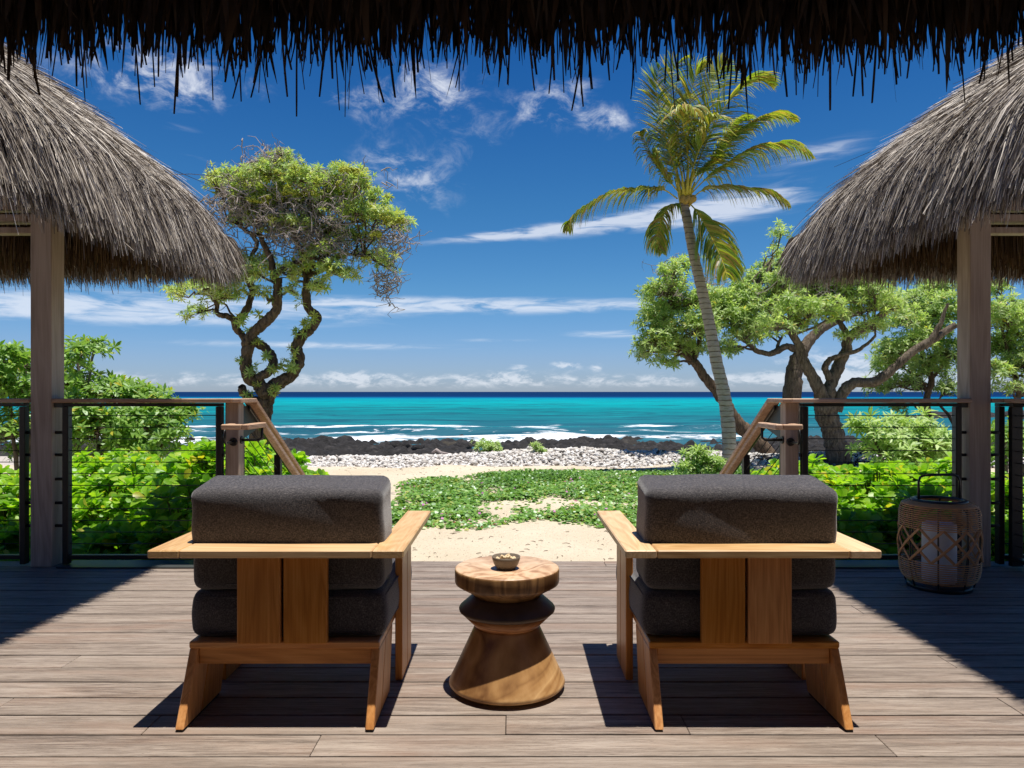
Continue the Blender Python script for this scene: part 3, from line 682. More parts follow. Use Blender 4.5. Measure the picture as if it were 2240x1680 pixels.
# ------------------------------------------------------------------ railings
def zc(k): return .961 - .0746 * k
def rail_panel(root, x0, x1, yf=4.66, brackets=None, inner='both'):
    """steel frame with horizontal cables between x0 and x1"""
    fw, fd = .034, .046
    box('frame_post', x0, x0 + fw, yf, yf + fd, .012, 1.018, STEEL, root, .002); box('frame_post', x1 - fw, x1, yf, yf + fd, .012, 1.018, STEEL, root, .002)
    box('frame_rail', x0, x1, yf - .002, yf + fd + .002, 1.019, 1.040, STEEL, root, .002); box('frame_rail', x0 + fw, x1 - fw, yf + .004, yf + fd - .004, .044, .070, STEEL, root, .002)
    # thin weathered plates facing inwards carry the cable ends
    box('end_plate', x0 + fw, x0 + fw + .004, yf + .004, yf + fd - .002, .072, 1.017, STEEL_EDGE, root, 0); box('end_plate', x1 - fw - .004, x1 - fw, yf + .004, yf + fd - .002, .072, 1.017, STEEL_EDGE, root, 0)
    for k in range(12):
        z = zc(k); tube('cable', [(x0 + fw, yf + .023, z), ((x0 + x1) / 2, yf + .023, z - .001), (x1 - fw, yf + .023, z)], .0029, CABLE, root, 6)
for sgn in (-1, 1):
    side = 'left' if sgn < 0 else 'right'
    M_ = (lambda a, b: (a, b)) if sgn < 0 else (lambda a, b: (-b, -a))
    rt = empty('deck_railing', (sgn * 2.3, 4.68, 0), 'cable railing with wooden cap and steel frame between the %s column and the %s newel' % (side, side), 'railing', 'cable railings along the deck edge')
    a, b = M_(-2.867, -1.852); rail_panel(rt, a, b)
    a, b = M_(-2.918, -1.775); box('cap', a, b, 4.632, 4.765, 1.042, 1.069, RAILW[0], rt, .004)
    a, b = M_(-2.918, -2.86); box('cap_bracket', a, b, 4.66, 4.70, 1.012, 1.0405, STEEL_EDGE, rt, .001)
    for yy in (946, 995, 1048, 1100, 1150):
        z = HC - (yy - HY) * 4.68 / F; a, b = M_(-2.9215, -2.8675); tube('standoff', [(a, 4.683, z), (b, 4.683, z)], .010, STEEL, rt, 10)
    for yy in (945, 996): 
        z = HC - (yy - HY) * 4.68 / F; a, b = M_(-1.8515, -1.8445); box('newel_clip', min(a, b), max(a, b), 4.67, 4.70, z - .011, z + .011, STEEL, rt, 0)
    a, b = M_(-2.87, -1.78); box('edge_plate', a, b, 4.60, 4.80, .0025, .009, STEEL_EDGE, rt, .001)
    # newel and the stair rails leading down to the sand
    sr = empty('stair_railing', (sgn * 1.8, 4.745, 0), 'sloping wooden stair rail with grab rail from the %s newel post down to the sand' % side, 'stair railing', 'stair railings on both sides of the steps')
    a, b = M_(-1.843, -1.757); box('newel_post', a, b, 4.70, 4.79, .0, 1.041, RAILW_N if 'RAILW_N' in globals() else POSTW, sr, .003)
    a, b = M_(-1.7735, -1.715); box('cap', a, b, 4.632, 4.92, 1.042, 1.069, RAILW[0], sr, .004)
    slope = .552; L1 = 1.35
    def sl(name, x0, x1, y0, z0, y1, h, m, parent):   # sloping bar between y0 and y1, top at z0
        z1 = z0 - slope * (y1 - y0); return prism(name, [(y0, z0), (y1, z1), (y1, z1 - h), (y0, z0 - h)], 0, x0, x1, m, parent, .004)
    a, b = M_(-1.80, -1.715); sl('top_rail', a, b, 4.922, 1.066, 6.27, .034, RAILW[1], sr)
    a, b = M_(-1.80, -1.764); sl('frame_bar', a, b, 4.80, 1.085, 6.22, .028, STEEL, sr) if False else sl('frame_bar', a, b, 4.93, 1.022, 6.22, .030, STEEL, sr)
    a, b = M_(-1.80, -1.764); sl('frame_bar', a, b, 4.80, .06, 6.22, .030, STEEL, sr)
    a, b = M_(-1.80, -1.766); box('frame_post', a, b, 4.795, 4.835, .03, 1.03, STEEL, sr, .002)
    a, b = M_(-1.80, -1.766)
    prism('gusset', [(4.837, 1.018), (4.93, 1.018), (5.16, .865), (4.837, .80)], 0, min(a, b) + .012, max(a, b) - .012, STEEL, sr, 0)
    a, b = M_(-1.81, -1.762); box('frame_post', a, b, 5.56, 5.61, -.52, 1.022 - slope * (5.58 - 4.93) - .03, STEEL, sr, .002); box('frame_post', a, b, 6.20, 6.25, -.65, .30, STEEL, sr, .002)
    for k in range(11):
        z = .925 - .0746 * k; xm = sgn * 1.783; tube('cable', [(xm, 4.836, z), (xm, 6.2, z - slope * 1.364)], .0029, CABLE, sr, 6)
    # grab rail: level wrap round the newel, then down the slope
    a, b = M_(-1.645, -1.600); y0, z0 = 4.76, .915
    sl('grab_rail', a, b, y0, z0, 6.15, .034, RAILW[1], sr)
    box('grab_rail_level', min(a, b), max(a, b), 4.44, y0 - .001, z0 - .034, z0, RAILW[1], sr, .006)
    a2, b2 = M_(-1.77, -1.646); box('grab_rail_return', a2, b2, 4.442, 4.487, z0 - .0335, z0 - .0005, RAILW[0], sr, .006)
    a3, b3 = M_(-1.77, -1.725); box('grab_rail_end', a3, b3, 4.488, 4.58, z0 - .033, z0 - .001, RAILW[1], sr, .006)
    xm = sgn * 1.80; 
    tube('rail_bracket', [(sgn * 1.78, 4.53, z0 - .034), (sgn * 1.78, 4.53, z0 - .10), (sgn * 1.785, 4.56, z0 - .125), (sgn * 1.79, 4.69, z0 - .125)], .009, STEEL, sr, 8)
    bm = bmesh.new(); bmesh.ops.create_cone(bm, cap_ends=True, segments=24, radius1=.027, radius2=.024, depth=.012, matrix=Matrix.Translation((sgn * 1.79, 4.694, z0 - .125)) @ Matrix.Rotation(R(90), 4, 'X')); bmlink('bracket_plate', bm, STEEL, sr)
    tube('rail_bracket', [(sgn * 1.622, 4.745, z0 - .034), (sgn * 1.622, 4.745, z0 - .10), (sgn * 1.64, 4.745, z0 - .115), (sgn * 1.755, 4.745, z0 - .115)], .009, STEEL, sr, 8)
    bm = bmesh.new(); bmesh.ops.create_cone(bm, cap_ends=True, segments=24, radius1=.025, radius2=.025, depth=.008, matrix=Matrix.Translation((sgn * 1.7525, 4.745, z0 - .115)) @ Matrix.Rotation(R(90), 4, 'Y')); bmlink('bracket_plate', bm, STEEL, sr)
    # the next railing beyond the column
    ot = empty('deck_railing', (sgn * 3.6, 4.68, 0), 'partly seen cable railing beyond the %s column at the picture edge' % side, 'railing', 'cable railings along the deck edge')
    if sgn < 0:
        rail_panel(ot, -4.9, -3.105); box('cap', -4.95, -3.062, 4.632, 4.765, 1.042, 1.069, RAILW[0], ot, .004)
        for yy in (946, 995, 1048, 1100, 1150):
            z = HC - (yy - HY) * 4.68 / F; tube('standoff', [(-3.104, 4.683, z), (-3.058, 4.683, z)], .010, STEEL, ot, 10)
    else:
        rail_panel(ot, 3.105, 4.9); box('cap', 3.045, 4.95, 4.632, 4.765, 1.042, 1.069, RAILW[0], ot, .004)
        for yy in (946, 995, 1048, 1100, 1150):
            z = HC - (yy - HY) * 4.66 / F; tube('standoff', [(3.042, 4.66, z), (3.104, 4.66, z)], .010, STEEL, ot, 10)
        dv = empty('side_railing', (3.15, 4.0, 0), 'cable railing turning back towards the camera at the right edge beyond the column', 'railing')
        box('frame_post', 3.145, 3.215, 4.60, 4.635, .012, 1.018, STEEL, dv, .002); box('frame_rail', 3.15, 3.20, 2.2, 4.598, .044, .07, STEEL, dv, .002); box('frame_rail', 3.15, 3.20, 2.2, 4.598, 1.019, 1.04, STEEL, dv, .002)
        box('frame_post', 3.15, 3.20, 2.16, 2.199, .012, 1.018, STEEL, dv, .002); box('cap', 3.11, 3.24, 2.12, 4.628, 1.042, 1.069, RAILW[1], dv, .004)
        for k in range(12): tube('cable', [(3.175, 2.2, zc(k)), (3.175, 4.6, zc(k))], .0029, CABLE, dv, 6)

# ------------------------------------------------------------------ armchairs
def pad(name, cx, y0, y1, z0, z1, wx, r, m, parent, puff=.012, lean=0.0, n=14, seam=None, seed=0, crown=0.0):
    """upholstered block: rounded edges, slight swell; lean shifts the top in y"""
    bm = bmesh.new(); bmesh.ops.create_cube(bm, size=2)
    bmesh.ops.subdivide_edges(bm, edges=bm.edges[:], cuts=n, use_grid_fill=True)
    hx, hy, hz = wx / 2, (y1 - y0) / 2, (z1 - z0) / 2; rr = random.Random(seed); ph = [rr.uniform(0, 6) for _ in range(6)]
    for v in bm.verts:
        p = v.co.copy(); q = [0, 0, 0]
        for i, h in enumerate((hx, hy, hz)):
            # pull the grid lines towards the corners so the rounding is sampled well
            t = abs(p[i]); t = 1 - (1 - t) ** 1.7; q[i] = math.copysign(t * h, p[i])
        c = Vector([max(-h + r, min(h - r, q[i])) for i, h in enumerate((hx, hy, hz))]); d = Vector(q) - c
        if d.length > 1e-6: q = c + d.normalized() * min(r, max(d.length, r) if max(abs(p[0]), abs(p[1]), abs(p[2])) > .999 else d.length)
        else: q = Vector(q)
        sw = puff * (1 - (q[0] / hx) ** 4) * (1 - (q[2] / hz) ** 2); swz = puff * (1 - (q[0] / hx) ** 4) * (1 - (q[1] / hy) ** 2)
        wav = .0035 * math.sin(q[0] * 13 + ph[0]) + .0035 * math.sin(q[2] * 27 + ph[1] + q[0] * 7) - .004 * math.exp(-((q[0] + .5 * q[2] - .16 * math.sin(ph[2])) / .02) ** 2) * max(0, 1 - abs(q[2]) / hz)
        y = q[1] + math.copysign(sw + wav, q[1]) * min(1, abs(q[1]) / hy); z = q[2] + math.copysign(swz + wav * .6, q[2]) * min(1, abs(q[2]) / hz)
        z += crown * (q[1] / hy) * max(0, q[2] / hz); x = q[0] + math.copysign(puff * .5 * (1 - (q[2] / hz) ** 2) + .002 * math.sin(q[2] * 40 + ph[2]), q[0]) * min(1, abs(q[0]) / hx)
        v.co = Vector((cx + x, (y0 + y1) / 2 + y + lean * (q[2] / hz + 1) / 2, (z0 + z1) / 2 + z))
    o = bmlink(name, bm, m, parent, True)
    if seam is not None:
        for sz_ in seam:
            zz = z0 + sz_; e = r * .18; ly = lean * sz_ / (z1 - z0); pts = []
            x0_, x1_, ya, yb = cx - hx - .001, cx + hx + .001, y0 - .001 + ly, y1 + .001 + ly
            for (ax, ay) in ((x0_ + r, ya + e), (cx, ya - .004), (x1_ - r, ya + e), (x1_ - e, ya + r), (x1_ + .002, (ya + yb) / 2), (x1_ - e, yb - r), (x1_ - r, yb - e), (x0_ + r, yb - e), (x0_ + e, yb - r), (x0_ - .002, (ya + yb) / 2), (x0_ + e, ya + r), (x0_ + r, ya + e)): pts.append((ax, ay, zz))
            V, Fs = tubearr(np.array(pts), .0035, 6); me = npmesh('piping', V, Fs); pp = link('piping', me, m, None, True); pp.parent = o; pp.location = (0, 0, 0)
    return o
def armchair(xc, label, mirror):
    root = empty('armchair', (xc, 2.8, 0), label, 'armchair', 'pair of teak armchairs facing the sea')
    m = (lambda x: xc - x) if mirror else (lambda x: xc + x)     # local +x = the side of the table
    def bx(name, a, b, *r, **k): a, b = sorted((m(a), m(b))); return box(name, a, b, *r, **k)
    TX, TY, TZ = TEAK
    zt, zb = .592, .5655; yb0, yb1, yf = 2.40, 2.522, 3.205; ao, ai = .421, .316
    # arm deck: back board between two arms, one end mitred like the picture
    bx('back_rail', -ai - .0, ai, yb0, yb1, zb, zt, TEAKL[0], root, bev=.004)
    # arms run the full depth
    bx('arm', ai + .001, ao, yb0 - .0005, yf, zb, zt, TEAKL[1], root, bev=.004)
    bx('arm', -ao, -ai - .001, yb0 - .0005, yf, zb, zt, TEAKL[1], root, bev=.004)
    # arm supports: two boards each with a groove between
    for s in (1, -1):
        for (ya, yb) in ((2.82, 2.955), (2.961, 3.07)):
            bx('arm_support', s * .326, s * .354, ya, yb, .0, zb - .001, TZ, root, bev=.003)
    # rear splats
    for (a, b) in ((-.152, -.005), (.005, .152)): bx('splat', a, b, 2.468, 2.493, .2615, zb - .001, TZ, root, bev=.003)
    # seat platform
    bx('seat_frame', -.325, .325, 2.495 - .001, 2.66, .236, .2605, TX, root, bev=.004)
    for s in (1, -1): bx('seat_side', s * .265, s * .325, 2.661, 3.16, .236, .2605, TY, root, bev=.003)
    bx('seat_front', -.325, .325, 3.161, 3.22, .236, .2605, TX, root, bev=.003)
    for k in range(5): bx('seat_slat', -.264, .264, 2.70 + .09 * k, 2.765 + .09 * k, .24, .256, TX, root, bev=0)
    bx('apron', -.296, .296, 2.506, 2.53, .180, .2355, TX, root, bev=.003)
    bx('front_apron', -.296, .296, 3.15, 3.175, .180, .2355, TX, root, bev=.003)
    # splayed side panels: two boards with a groove
    for s in (1, -1):
        a, b = sorted((m(s * .325), m(s * .297)))
        y_r = lambda z: 2.386 + (2.500 - 2.386) * z / .235
        y_f = lambda z: 2.700 + (2.770 - 2.700) * z / .235
        y_m = lambda z: (y_r(z) * .55 + y_f(z) * .45)
        prism('leg', [(y_r(.006), .006), (y_m(0) - .0025, .006), (y_m(.235) - .0025, .2355), (y_r(.235), .2355)], 0, a, b, TZ, root, .003)
        prism('leg', [(y_m(0) + .0025, .006), (y_f(.006), .006), (y_f(.235), .2355), (y_m(.235) + .0025, .2355)], 0, a, b, TZ, root, .003)
        prism('foot_pad', [(y_r(0) + .004, 0), (y_f(0) - .01, 0), (y_f(0) - .01, .0058), (y_r(0) + .004, .0058)], 0, a + .003, b - .003, RUBBER, root, 0)
    # cushions
    pad('seat_cushion', m(.0), 2.53, 3.20, .2607, .422, .672, .034, FABRIC, root, .010, 0, 14, (.022, .140), 3 + mirror)
    bc = pad('back_cushion', m(.0), 2.530, 2.745, .424, .792, .66, .034, FABRIC, root, .006, -.03, 16, (.025,), 8 + mirror, .018)
    return root
armchair(-.777, 'teak armchair with charcoal cushions left of the round stool table', False)
armchair(.793, 'teak armchair with charcoal cushions right of the round stool table', True)

# ------------------------------------------------------------------ turned stool table with the bowl
def turnedwood(name, dark, mid, light, ax=(6, 6, 1.2), sc=1.6, rough=.38):
    m, t = mat(name); v = ocoord(t, False)
    d = t.noise(t.mapping(v, (3, 3, 3)), 1.0, 3, .5); f1 = t.noise(t.mapping(v, ax, (.5, .3, .2)), sc, 3, .5, .9)
    ln = t.m('ABSOLUTE', t.m('SUBTRACT', t.m('FRACT', t.m('MULTIPLY', f1, 5.0)), .5)); fine = t.noise(t.mapping(v, (40, 40, 9)), 1.0, 4, .6)
    f = t.m('ADD', t.m('ADD', t.m('MULTIPLY', ln, .5), t.m('MULTIPLY', d, .55)), t.m('MULTIPLY', fine, .22))
    princ(t, t.ramp(f, [(.34, dark), (.52, mid), (.72, light)]), rough, .45, t.bump(fine, .1, .002)); return m
TW = turnedwood('suar_wood', (.19, .085, .03), (.42, .225, .085), (.62, .38, .17), (1.6, 1.6, 4.5), 1.1)
TWTOP = turnedwood('suar_wood_top', (.34, .18, .09), (.56, .37, .22), (.68, .50, .33), (7, 5, 3), .9, .42)
TWDARK = turnedwood('suar_wood_edge', (.12, .055, .02), (.28, .145, .055), (.42, .24, .10), (10, 10, 1.0), 1.2)
CHAR = simple('charred_band', (.11, .072, .048), .45, .4, 0, .3, 30)
TC = (-.0187, 2.765, 0)
tb = empty('stool_table', TC, 'turned wooden spool shaped side table with dark middle band between the chairs', 'side table')
lathe('table_top', [(0, .452), (.190, .452), (.1955, .449), (.1970, .443), (.1970, .402), (.194, .394), (.130, .357), (.126, .350), (0, .350)], TC, [TWTOP, TWDARK], tb)
me = [o for o in tb.children if o.name.startswith('table_top')][0].data
for p in me.polygons: p.material_index = 0 if p.normal.z > .7 and p.center.z > .445 else 1
lathe('dark_band', [(0, .3495), (.126, .3495), (.135, .343), (.178, .305), (.1815, .299), (.1800, .292), (.172, .2855), (0, .2855)], TC, CHAR, tb)
lathe('lower_band', [(0, .285), (.1715, .285), (.126, .240), (.123, .2355), (0, .2355)], TC, turnedwood('suar_wood_red', (.24, .09, .03), (.44, .18, .06), (.60, .30, .12), (2, 2, 9)), tb)
lathe('pedestal', [(0, .235), (.118, .235), (.124, .228), (.150, .172), (.176, .116), (.199, .066), (.2155, .034), (.219, .024), (.214, .017), (0, .017)], TC, TW, tb)
lathe('foot', [(0, .0165), (.17, .0165), (.17, 0), (0, 0)], TC, RUBBER, tb)
BC = (-.022, 2.735, .4525)
bowl = empty('bowl', BC, 'small grey brown bowl of pale nuts on the round table top', 'bowl')
CER = simple('stoneware', (.17, .135, .10), .5, .4, 0, .18, 60)
lathe('bowl_body', [(0, 0), (.030, 0), (.036, .003), (.045, .016), (.0515, .034), (.0535, .0455), (.0520, .0465), (.0495, .0445), (.044, .022), (.030, .012), (0, .011)], BC, CER, bowl, 48)
NUT = simple('pale_nut', (.72, .55, .33), .55, .3, 0, .2, 40)
for i in range(46):
    r_ = .040 * math.sqrt(random.random()); a_ = random.uniform(0, 6.28); h_ = .030 + .020 * (1 - (r_ / .042) ** 2) * random.uniform(.4, 1.0)
    V, Fq = ico(1, 90 + i % 5, (1, .8, .75), .08); me = npmesh('nut', V * random.uniform(.0058, .0082), Fq)
    o = link('nut', me, NUT, bowl, True); o.location = (r_ * math.cos(a_), r_ * math.sin(a_), h_); o.rotation_euler = (random.uniform(0, 3), random.uniform(0, 3), 0)

# ------------------------------------------------------------------ wicker lantern
LC = (2.435, 4.17, 0); RAT = simple('rattan', (.62, .32, .13), .5, .35, 0, .35, 25); BLK = simple('black_lantern_metal', (.015, .016, .017), .35, .5)
ln = empty('lantern', LC, 'large round wicker lantern with black handle and white candle beside the right column', 'lantern')
def lp(r, a, z): return (LC[0] + r * math.cos(a), LC[1] + r * math.sin(a), z)
def prof_r(z): return float(np.interp(z, [.045, .06, .085, .12, .16, .26, .36, .43, .455, .472, .484, .492], [.170, .186, .198, .204, .205, .206, .205, .204, .198, .186, .165, .135]))
def ring(name, r, z, rad, m, n=56): return tube(name, [lp(r, 2 * math.pi * i / n, z) for i in range(n + 1)], rad, m, ln, 6, False)
for i in range(11): z = .048 + i * .0118; ring('wicker_ring', prof_r(z), z, .0030, RAT)
for i in range(11): z = .350 + i * .0112; ring('wicker_ring', prof_r(z), z, .0030, RAT)
for i in range(7): t = i / 6; ring('wicker_ring', .190 - .050 * t ** 1.5, .472 + .020 * t, .0034, RAT)
for k in range(11):                                     # diamond lattice of doubled canes
    for d in (-1, 1):
        for s_ in (-.0225, -.0075, .0075, .0225):
            a0 = 2 * math.pi * k / 11 + s_ * 1.1; pts = []
            for i in range(9): t = i / 8; z = .168 + .186 * t; pts.append(lp(prof_r(z) + (.004 if d > 0 else .0), a0 + d * t * 2 * math.pi / 11 * 1.5, z))
            tube('lattice_cane', pts, .0040, RAT, ln, 4, False)
for k in range(8):
    a_ = 2 * math.pi * (k + .3) / 8; tube('frame_rod', [lp(.168, a_, .02)] + [lp(prof_r(z) - .009, a_, z) for z in (.07, .15, .28, .40, .45)] + [lp(.135, a_, .488)], .0045, BLK, ln, 6)
lathe('base', [(0, .0), (.165, .0), (.165, .022), (.158, .028), (0, .028)], LC, BLK, ln)
lathe('top_ring', [(.118, .488), (.142, .486), (.145, .494), (.142, .502), (.118, .503), (.116, .495), (.118, .488)], LC, BLK, ln)
hpts = [lp(.128, R(8), .50), lp(.128, R(8), .60), lp(.118, R(8), .628), lp(.09, R(8), .637), lp(0, 0, .638), lp(.09, R(188), .637), lp(.118, R(188), .628), lp(.128, R(188), .60), lp(.128, R(188), .50)]
tube('handle', hpts, .0065, BLK, ln, 8)
lathe('candle', [(0, .029), (.078, .029), (.087, .037), (.088, .045), (.088, .352), (.085, .362), (.07, .368), (.04, .360), (0, .358)], LC, simple('candle_wax', (.72, .74, .76), .45, .4), ln)
#@@PLANTS
# ------------------------------------------------------------------ plants
def rand_unit(n): 
    d = rng.normal(0, 1, (n, 3)); return d / np.linalg.norm(d, axis=1)[:, None]
ROSME = {}
def rosmesh(m, vi):
    if (m.name, vi) not in ROSME:
        me = npmesh('leaf_cluster', *rosset(m)[vi]); me.materials.append(m); ROSME[m.name, vi] = me
    return ROSME[m.name, vi]
def place_rosettes(root, pos, dirs, sc, m, nobj=240, stuff='foliage', m2=None, frac2=0.0):
    """rosettes of leaves: the largest in view as parts, the rest joined"""
    M = frames(dirs); vis = sc / np.linalg.norm(pos - np.array([0, 0, HC]), axis=1) + rng.uniform(0, 1e-3, len(sc))
    # nearest to the eye first
    order = np.argsort(pos[:, 1] - 8 * sc); n1 = min(nobj, len(order)); base = pworld(root)
    use2 = rng.random(len(sc)) < frac2
    for i in order[:n1]:
        o = bpy.data.objects.new('leaf_cluster', rosmesh(m2 if (m2 and use2[i]) else m, int(i) % 4)); col.objects.link(o); o.parent = root
        mt = Matrix(M[i].tolist()).to_4x4(); o.rotation_euler = mt.to_euler(); o.location = Vector(pos[i]) - base; o.scale = (sc[i],) * 3
    rest = order[n1:]
    for flag, mm in ((False, m), (True, m2)):
        if mm is None: continue
        parts = []
        for vi in range(4):
            idx = rest[(rest % 4 == vi) & (use2[rest] == flag)]
            if len(idx): parts.append(scatter(rosset(mm)[vi][0], rosset(mm)[vi][1], M[idx], pos[idx], sc[idx]))
        if parts: tag(link(stuff, npmesh(stuff, *merge(parts)), mm, root), kind='stuff')
def wiggle(a, b, n=6, amp=.12, sag=0.0):
    a, b = np.array(a, float), np.array(b, float); L = np.linalg.norm(b - a); t = np.linspace(0, 1, n)[:, None]
    off = np.cumsum(rng.normal(0, amp * L / n, (n, 3)), axis=0); off = off - t * off[-1] ; off[0] = 0
    return a + (b - a) * t + off + np.array([0, 0, 1]) * sag * L * np.sin(np.pi * t)
def tree(name, label, cat, limbs, blobs, D, depth, leaf, size, dens, barkm, group=None, shell=.72, m2=None, frac2=0., bare=0, sprigs=(), trunk_n=1, heads=0, headrange=None):
    """limbs: list of (points [(px, py, depth offset)], r0, r1) in photo measure at distance D; blobs: crown lobes (px, py, rx, ry)"""
    x0, y0, z0 = PX(limbs[0][0][0][0], limbs[0][0][0][1], D + limbs[0][0][0][2]); root = empty(name, (x0, y0, GZ), label, cat, group)
    k = D / F; nodes = []; noder = []
    for li, (pts, r0, r1) in enumerate(limbs):
        P3 = catmull([PX(a, b, D + c) for a, b, c in pts], 8); rr = np.linspace(r0 * k, r1 * k, len(P3)) * (1 + .05 * np.sin(np.arange(len(P3)) * .37 + li) + rng.normal(0, .025, len(P3)))
        P3 = P3 + np.cumsum(rng.normal(0, .012, P3.shape), 0) * .5; V, Fs = tubearr(P3, rr, 14, .06); link('trunk' if li < trunk_n else 'limb', npmesh('limb', V, Fs), barkm, root, True)
        nodes.append(P3[len(P3) // 3 if li < trunk_n else 1:]); noder.append(rr[len(P3) // 3 if li < trunk_n else 1:])
    nodes = np.concatenate(nodes); noder = np.concatenate(noder); tw = []; pos = []; dirs = []; brs = []
    C0 = np.mean([PX(b[0], b[1], D) for b in blobs], axis=0)
    for (bx_, by_, rx, ry) in blobs:
        for rep in range(2):
            dd = rng.uniform(-depth, depth) * .9; c = np.array(PX(bx_ + rng.uniform(-.3, .3) * rx, by_ + rng.uniform(-.25, .25) * ry, D + dd)); R3 = np.array([rx * k, (rx + ry) * .5 * k, ry * k]) * (1.28 if trunk_n else 1.0)
            j = np.argmin(np.linalg.norm(nodes - c, axis=1) + 2.0 * np.maximum(0, nodes[:, 2] - c[2])); L = np.linalg.norm(nodes[j] - c)
            br = wiggle(nodes[j], c, 7, .35, .08); tw.append(tubearr(br, np.linspace(min(noder[j] * .7, .05 * size / .25), .015 * size / .2, 7), 6))
            n_ = int(dens * rx * ry * k * k * 4 / 2); u = rand_unit(n_); u[:, 2] = np.where(u[:, 2] < -.35, -u[:, 2], u[:, 2]); rad = rng.uniform(shell * .6, 1.0, n_) ** .7 * (1 + rng.normal(0, .09, n_))
            p = c + u * rad[:, None] * R3; p += rng.normal(0, .35 * size, p.shape); pos.append(p)
            d = u * .8 + np.array([0, 0, .75]) + rng.normal(0, .3, u.shape); dirs.append(d)
            ends = p[rng.random(n_) < .35]
            for e in ends:
                m_ = br[rng.integers(3, 7)]; tw.append(tubearr(wiggle(m_, e - np.array([0, 0, .02]), 4, .4), np.linspace(.010, .004, 4) * size / .2, 4))
    V, Fs = merge(tw); tag(link('branches', npmesh('branches', V, Fs), barkm, root), kind='stuff')
    for (sx_, sy_, n_) in sprigs:                                  # leaf tufts straight on the trunk
        n_ = max(2, n_ // 2 + 1); c = np.array(PX(sx_, sy_, D - .12)); u = rand_unit(n_); u[:, 1] = -abs(u[:, 1]); pos.append(c + u * size * .5); dirs.append(u + np.array([0, -.2, .4]))
    pos = np.concatenate(pos); dirs = np.concatenate(dirs); sc = size * rng.uniform(.55, 1.15, len(pos))
    place_rosettes(root, pos, dirs, sc, leaf, 240, 'foliage', m2, frac2)
    if bare:
        tw = []
        for (bx_, by_, rx, ry, n_) in bare:
            for i in range(n_):
                c = np.array(PX(bx_ + rng.normal(0, .5) * rx, by_ + rng.normal(0, .5) * ry, D + rng.uniform(-depth, depth)))
                e = c + rand_unit(1)[0] * np.array([1, 1, .8]) * rng.uniform(.25, .6) * D / 17; q = wiggle(c, e, 6, .9); tw.append(tubearr(q, np.linspace(.011, .004, 6), 4))
                for r_ in range(2): m_ = q[rng.integers(1, 5)]; tw.append(tubearr(wiggle(m_, m_ + rand_unit(1)[0] * rng.uniform(.1, .28), 4, .8), np.linspace(.007, .003, 4), 3))
        V, Fs = merge(tw); tag(link('bare_twigs', npmesh('bare_twigs', V, Fs), TWIG, root), kind='stuff')
    if heads:
        for (hx, hy) in heads:
            u = rand_unit(60); u[:, 2] = np.abs(u[:, 2]) * .9; hr = rng.uniform(.07, .12) * D / 12.6; o = link('flower_head', npmesh('flower_head', *scatter(*ico(1, 3, (1, 1, 1), .2), frames(u), u * hr * rng.uniform(.6, 1.05, 60)[:, None], rng.uniform(.010, .022, 60) * D / 12.6)), FLOWER, root)
            o.location = Vector(PX(hx, hy, D - depth * rng.uniform(.5, 1.0))) - pworld(root)
    return root
def cv(ox, oy, z): return (lambda x, y: (ox + x / z, oy + y / z))
# --- beach heliotrope at the left
A = cv(340, 300, 2.675)
def LP(l, d0=0, d1=0): return [(*A(x, y), d0 + (d1 - d0) * i / max(1, len(l) - 1)) for i, (x, y) in enumerate(l)]
limbsA = [(LP([(560, 2110), (575, 1960), (590, 1800), (605, 1650), (632, 1560), (645, 1500)]), 23, 17),
          (LP([(645, 1510), (605, 1440), (545, 1400), (515, 1320), (530, 1235), (530, 1180), (585, 1110), (645, 1050), (690, 990), (692, 900), (690, 820)], 0, -.2), 15, 9),
          (LP([(690, 830), (682, 750), (645, 660), (605, 570), (590, 480)], -.2, -.5), 8, 4),
          (LP([(600, 1410), (655, 1365), (672, 1300), (625, 1245), (575, 1205), (535, 1180)], -.1, .1), 10, 9),
          (LP([(530, 1190), (485, 1120), (455, 1070), (405, 1045), (350, 1030), (342, 970), (300, 900)], .1, -.4), 8, 4),
          (LP([(475, 1090), (520, 1020), (562, 950), (565, 870), (520, 800)], .1, .5), 9, 5),
          (LP([(650, 1500), (720, 1455), (790, 1395), (832, 1310), (822, 1235), (855, 1180), (915, 1140), (942, 1080), (892, 1025), (880, 940), (880, 860), (872, 760), (862, 680)], 0, .2), 15, 7),
          (LP([(865, 700), (940, 610), (1050, 540), (1160, 500)], .2, .5), 6, 3), (LP([(690, 810), (780, 750), (860, 720), (960, 720)], -.2, -.6), 7, 3),
          (LP([(890, 820), (990, 760), (1090, 690), (1220, 690)], .2, -.3), 6, 3), (LP([(560, 560), (585, 630), (545, 700)], .0, .2), 5, 4),
          (LP([(600, 570), (520, 560), (450, 500)], -.5, .2), 5, 3), (LP([(862, 690), (800, 560), (760, 420), (740, 250)], .2, -.2), 6, 2),
          (LP([(640, 1560), (560, 1530), (522, 1480), (512, 1450)], 0, -.1), 12, 8)]
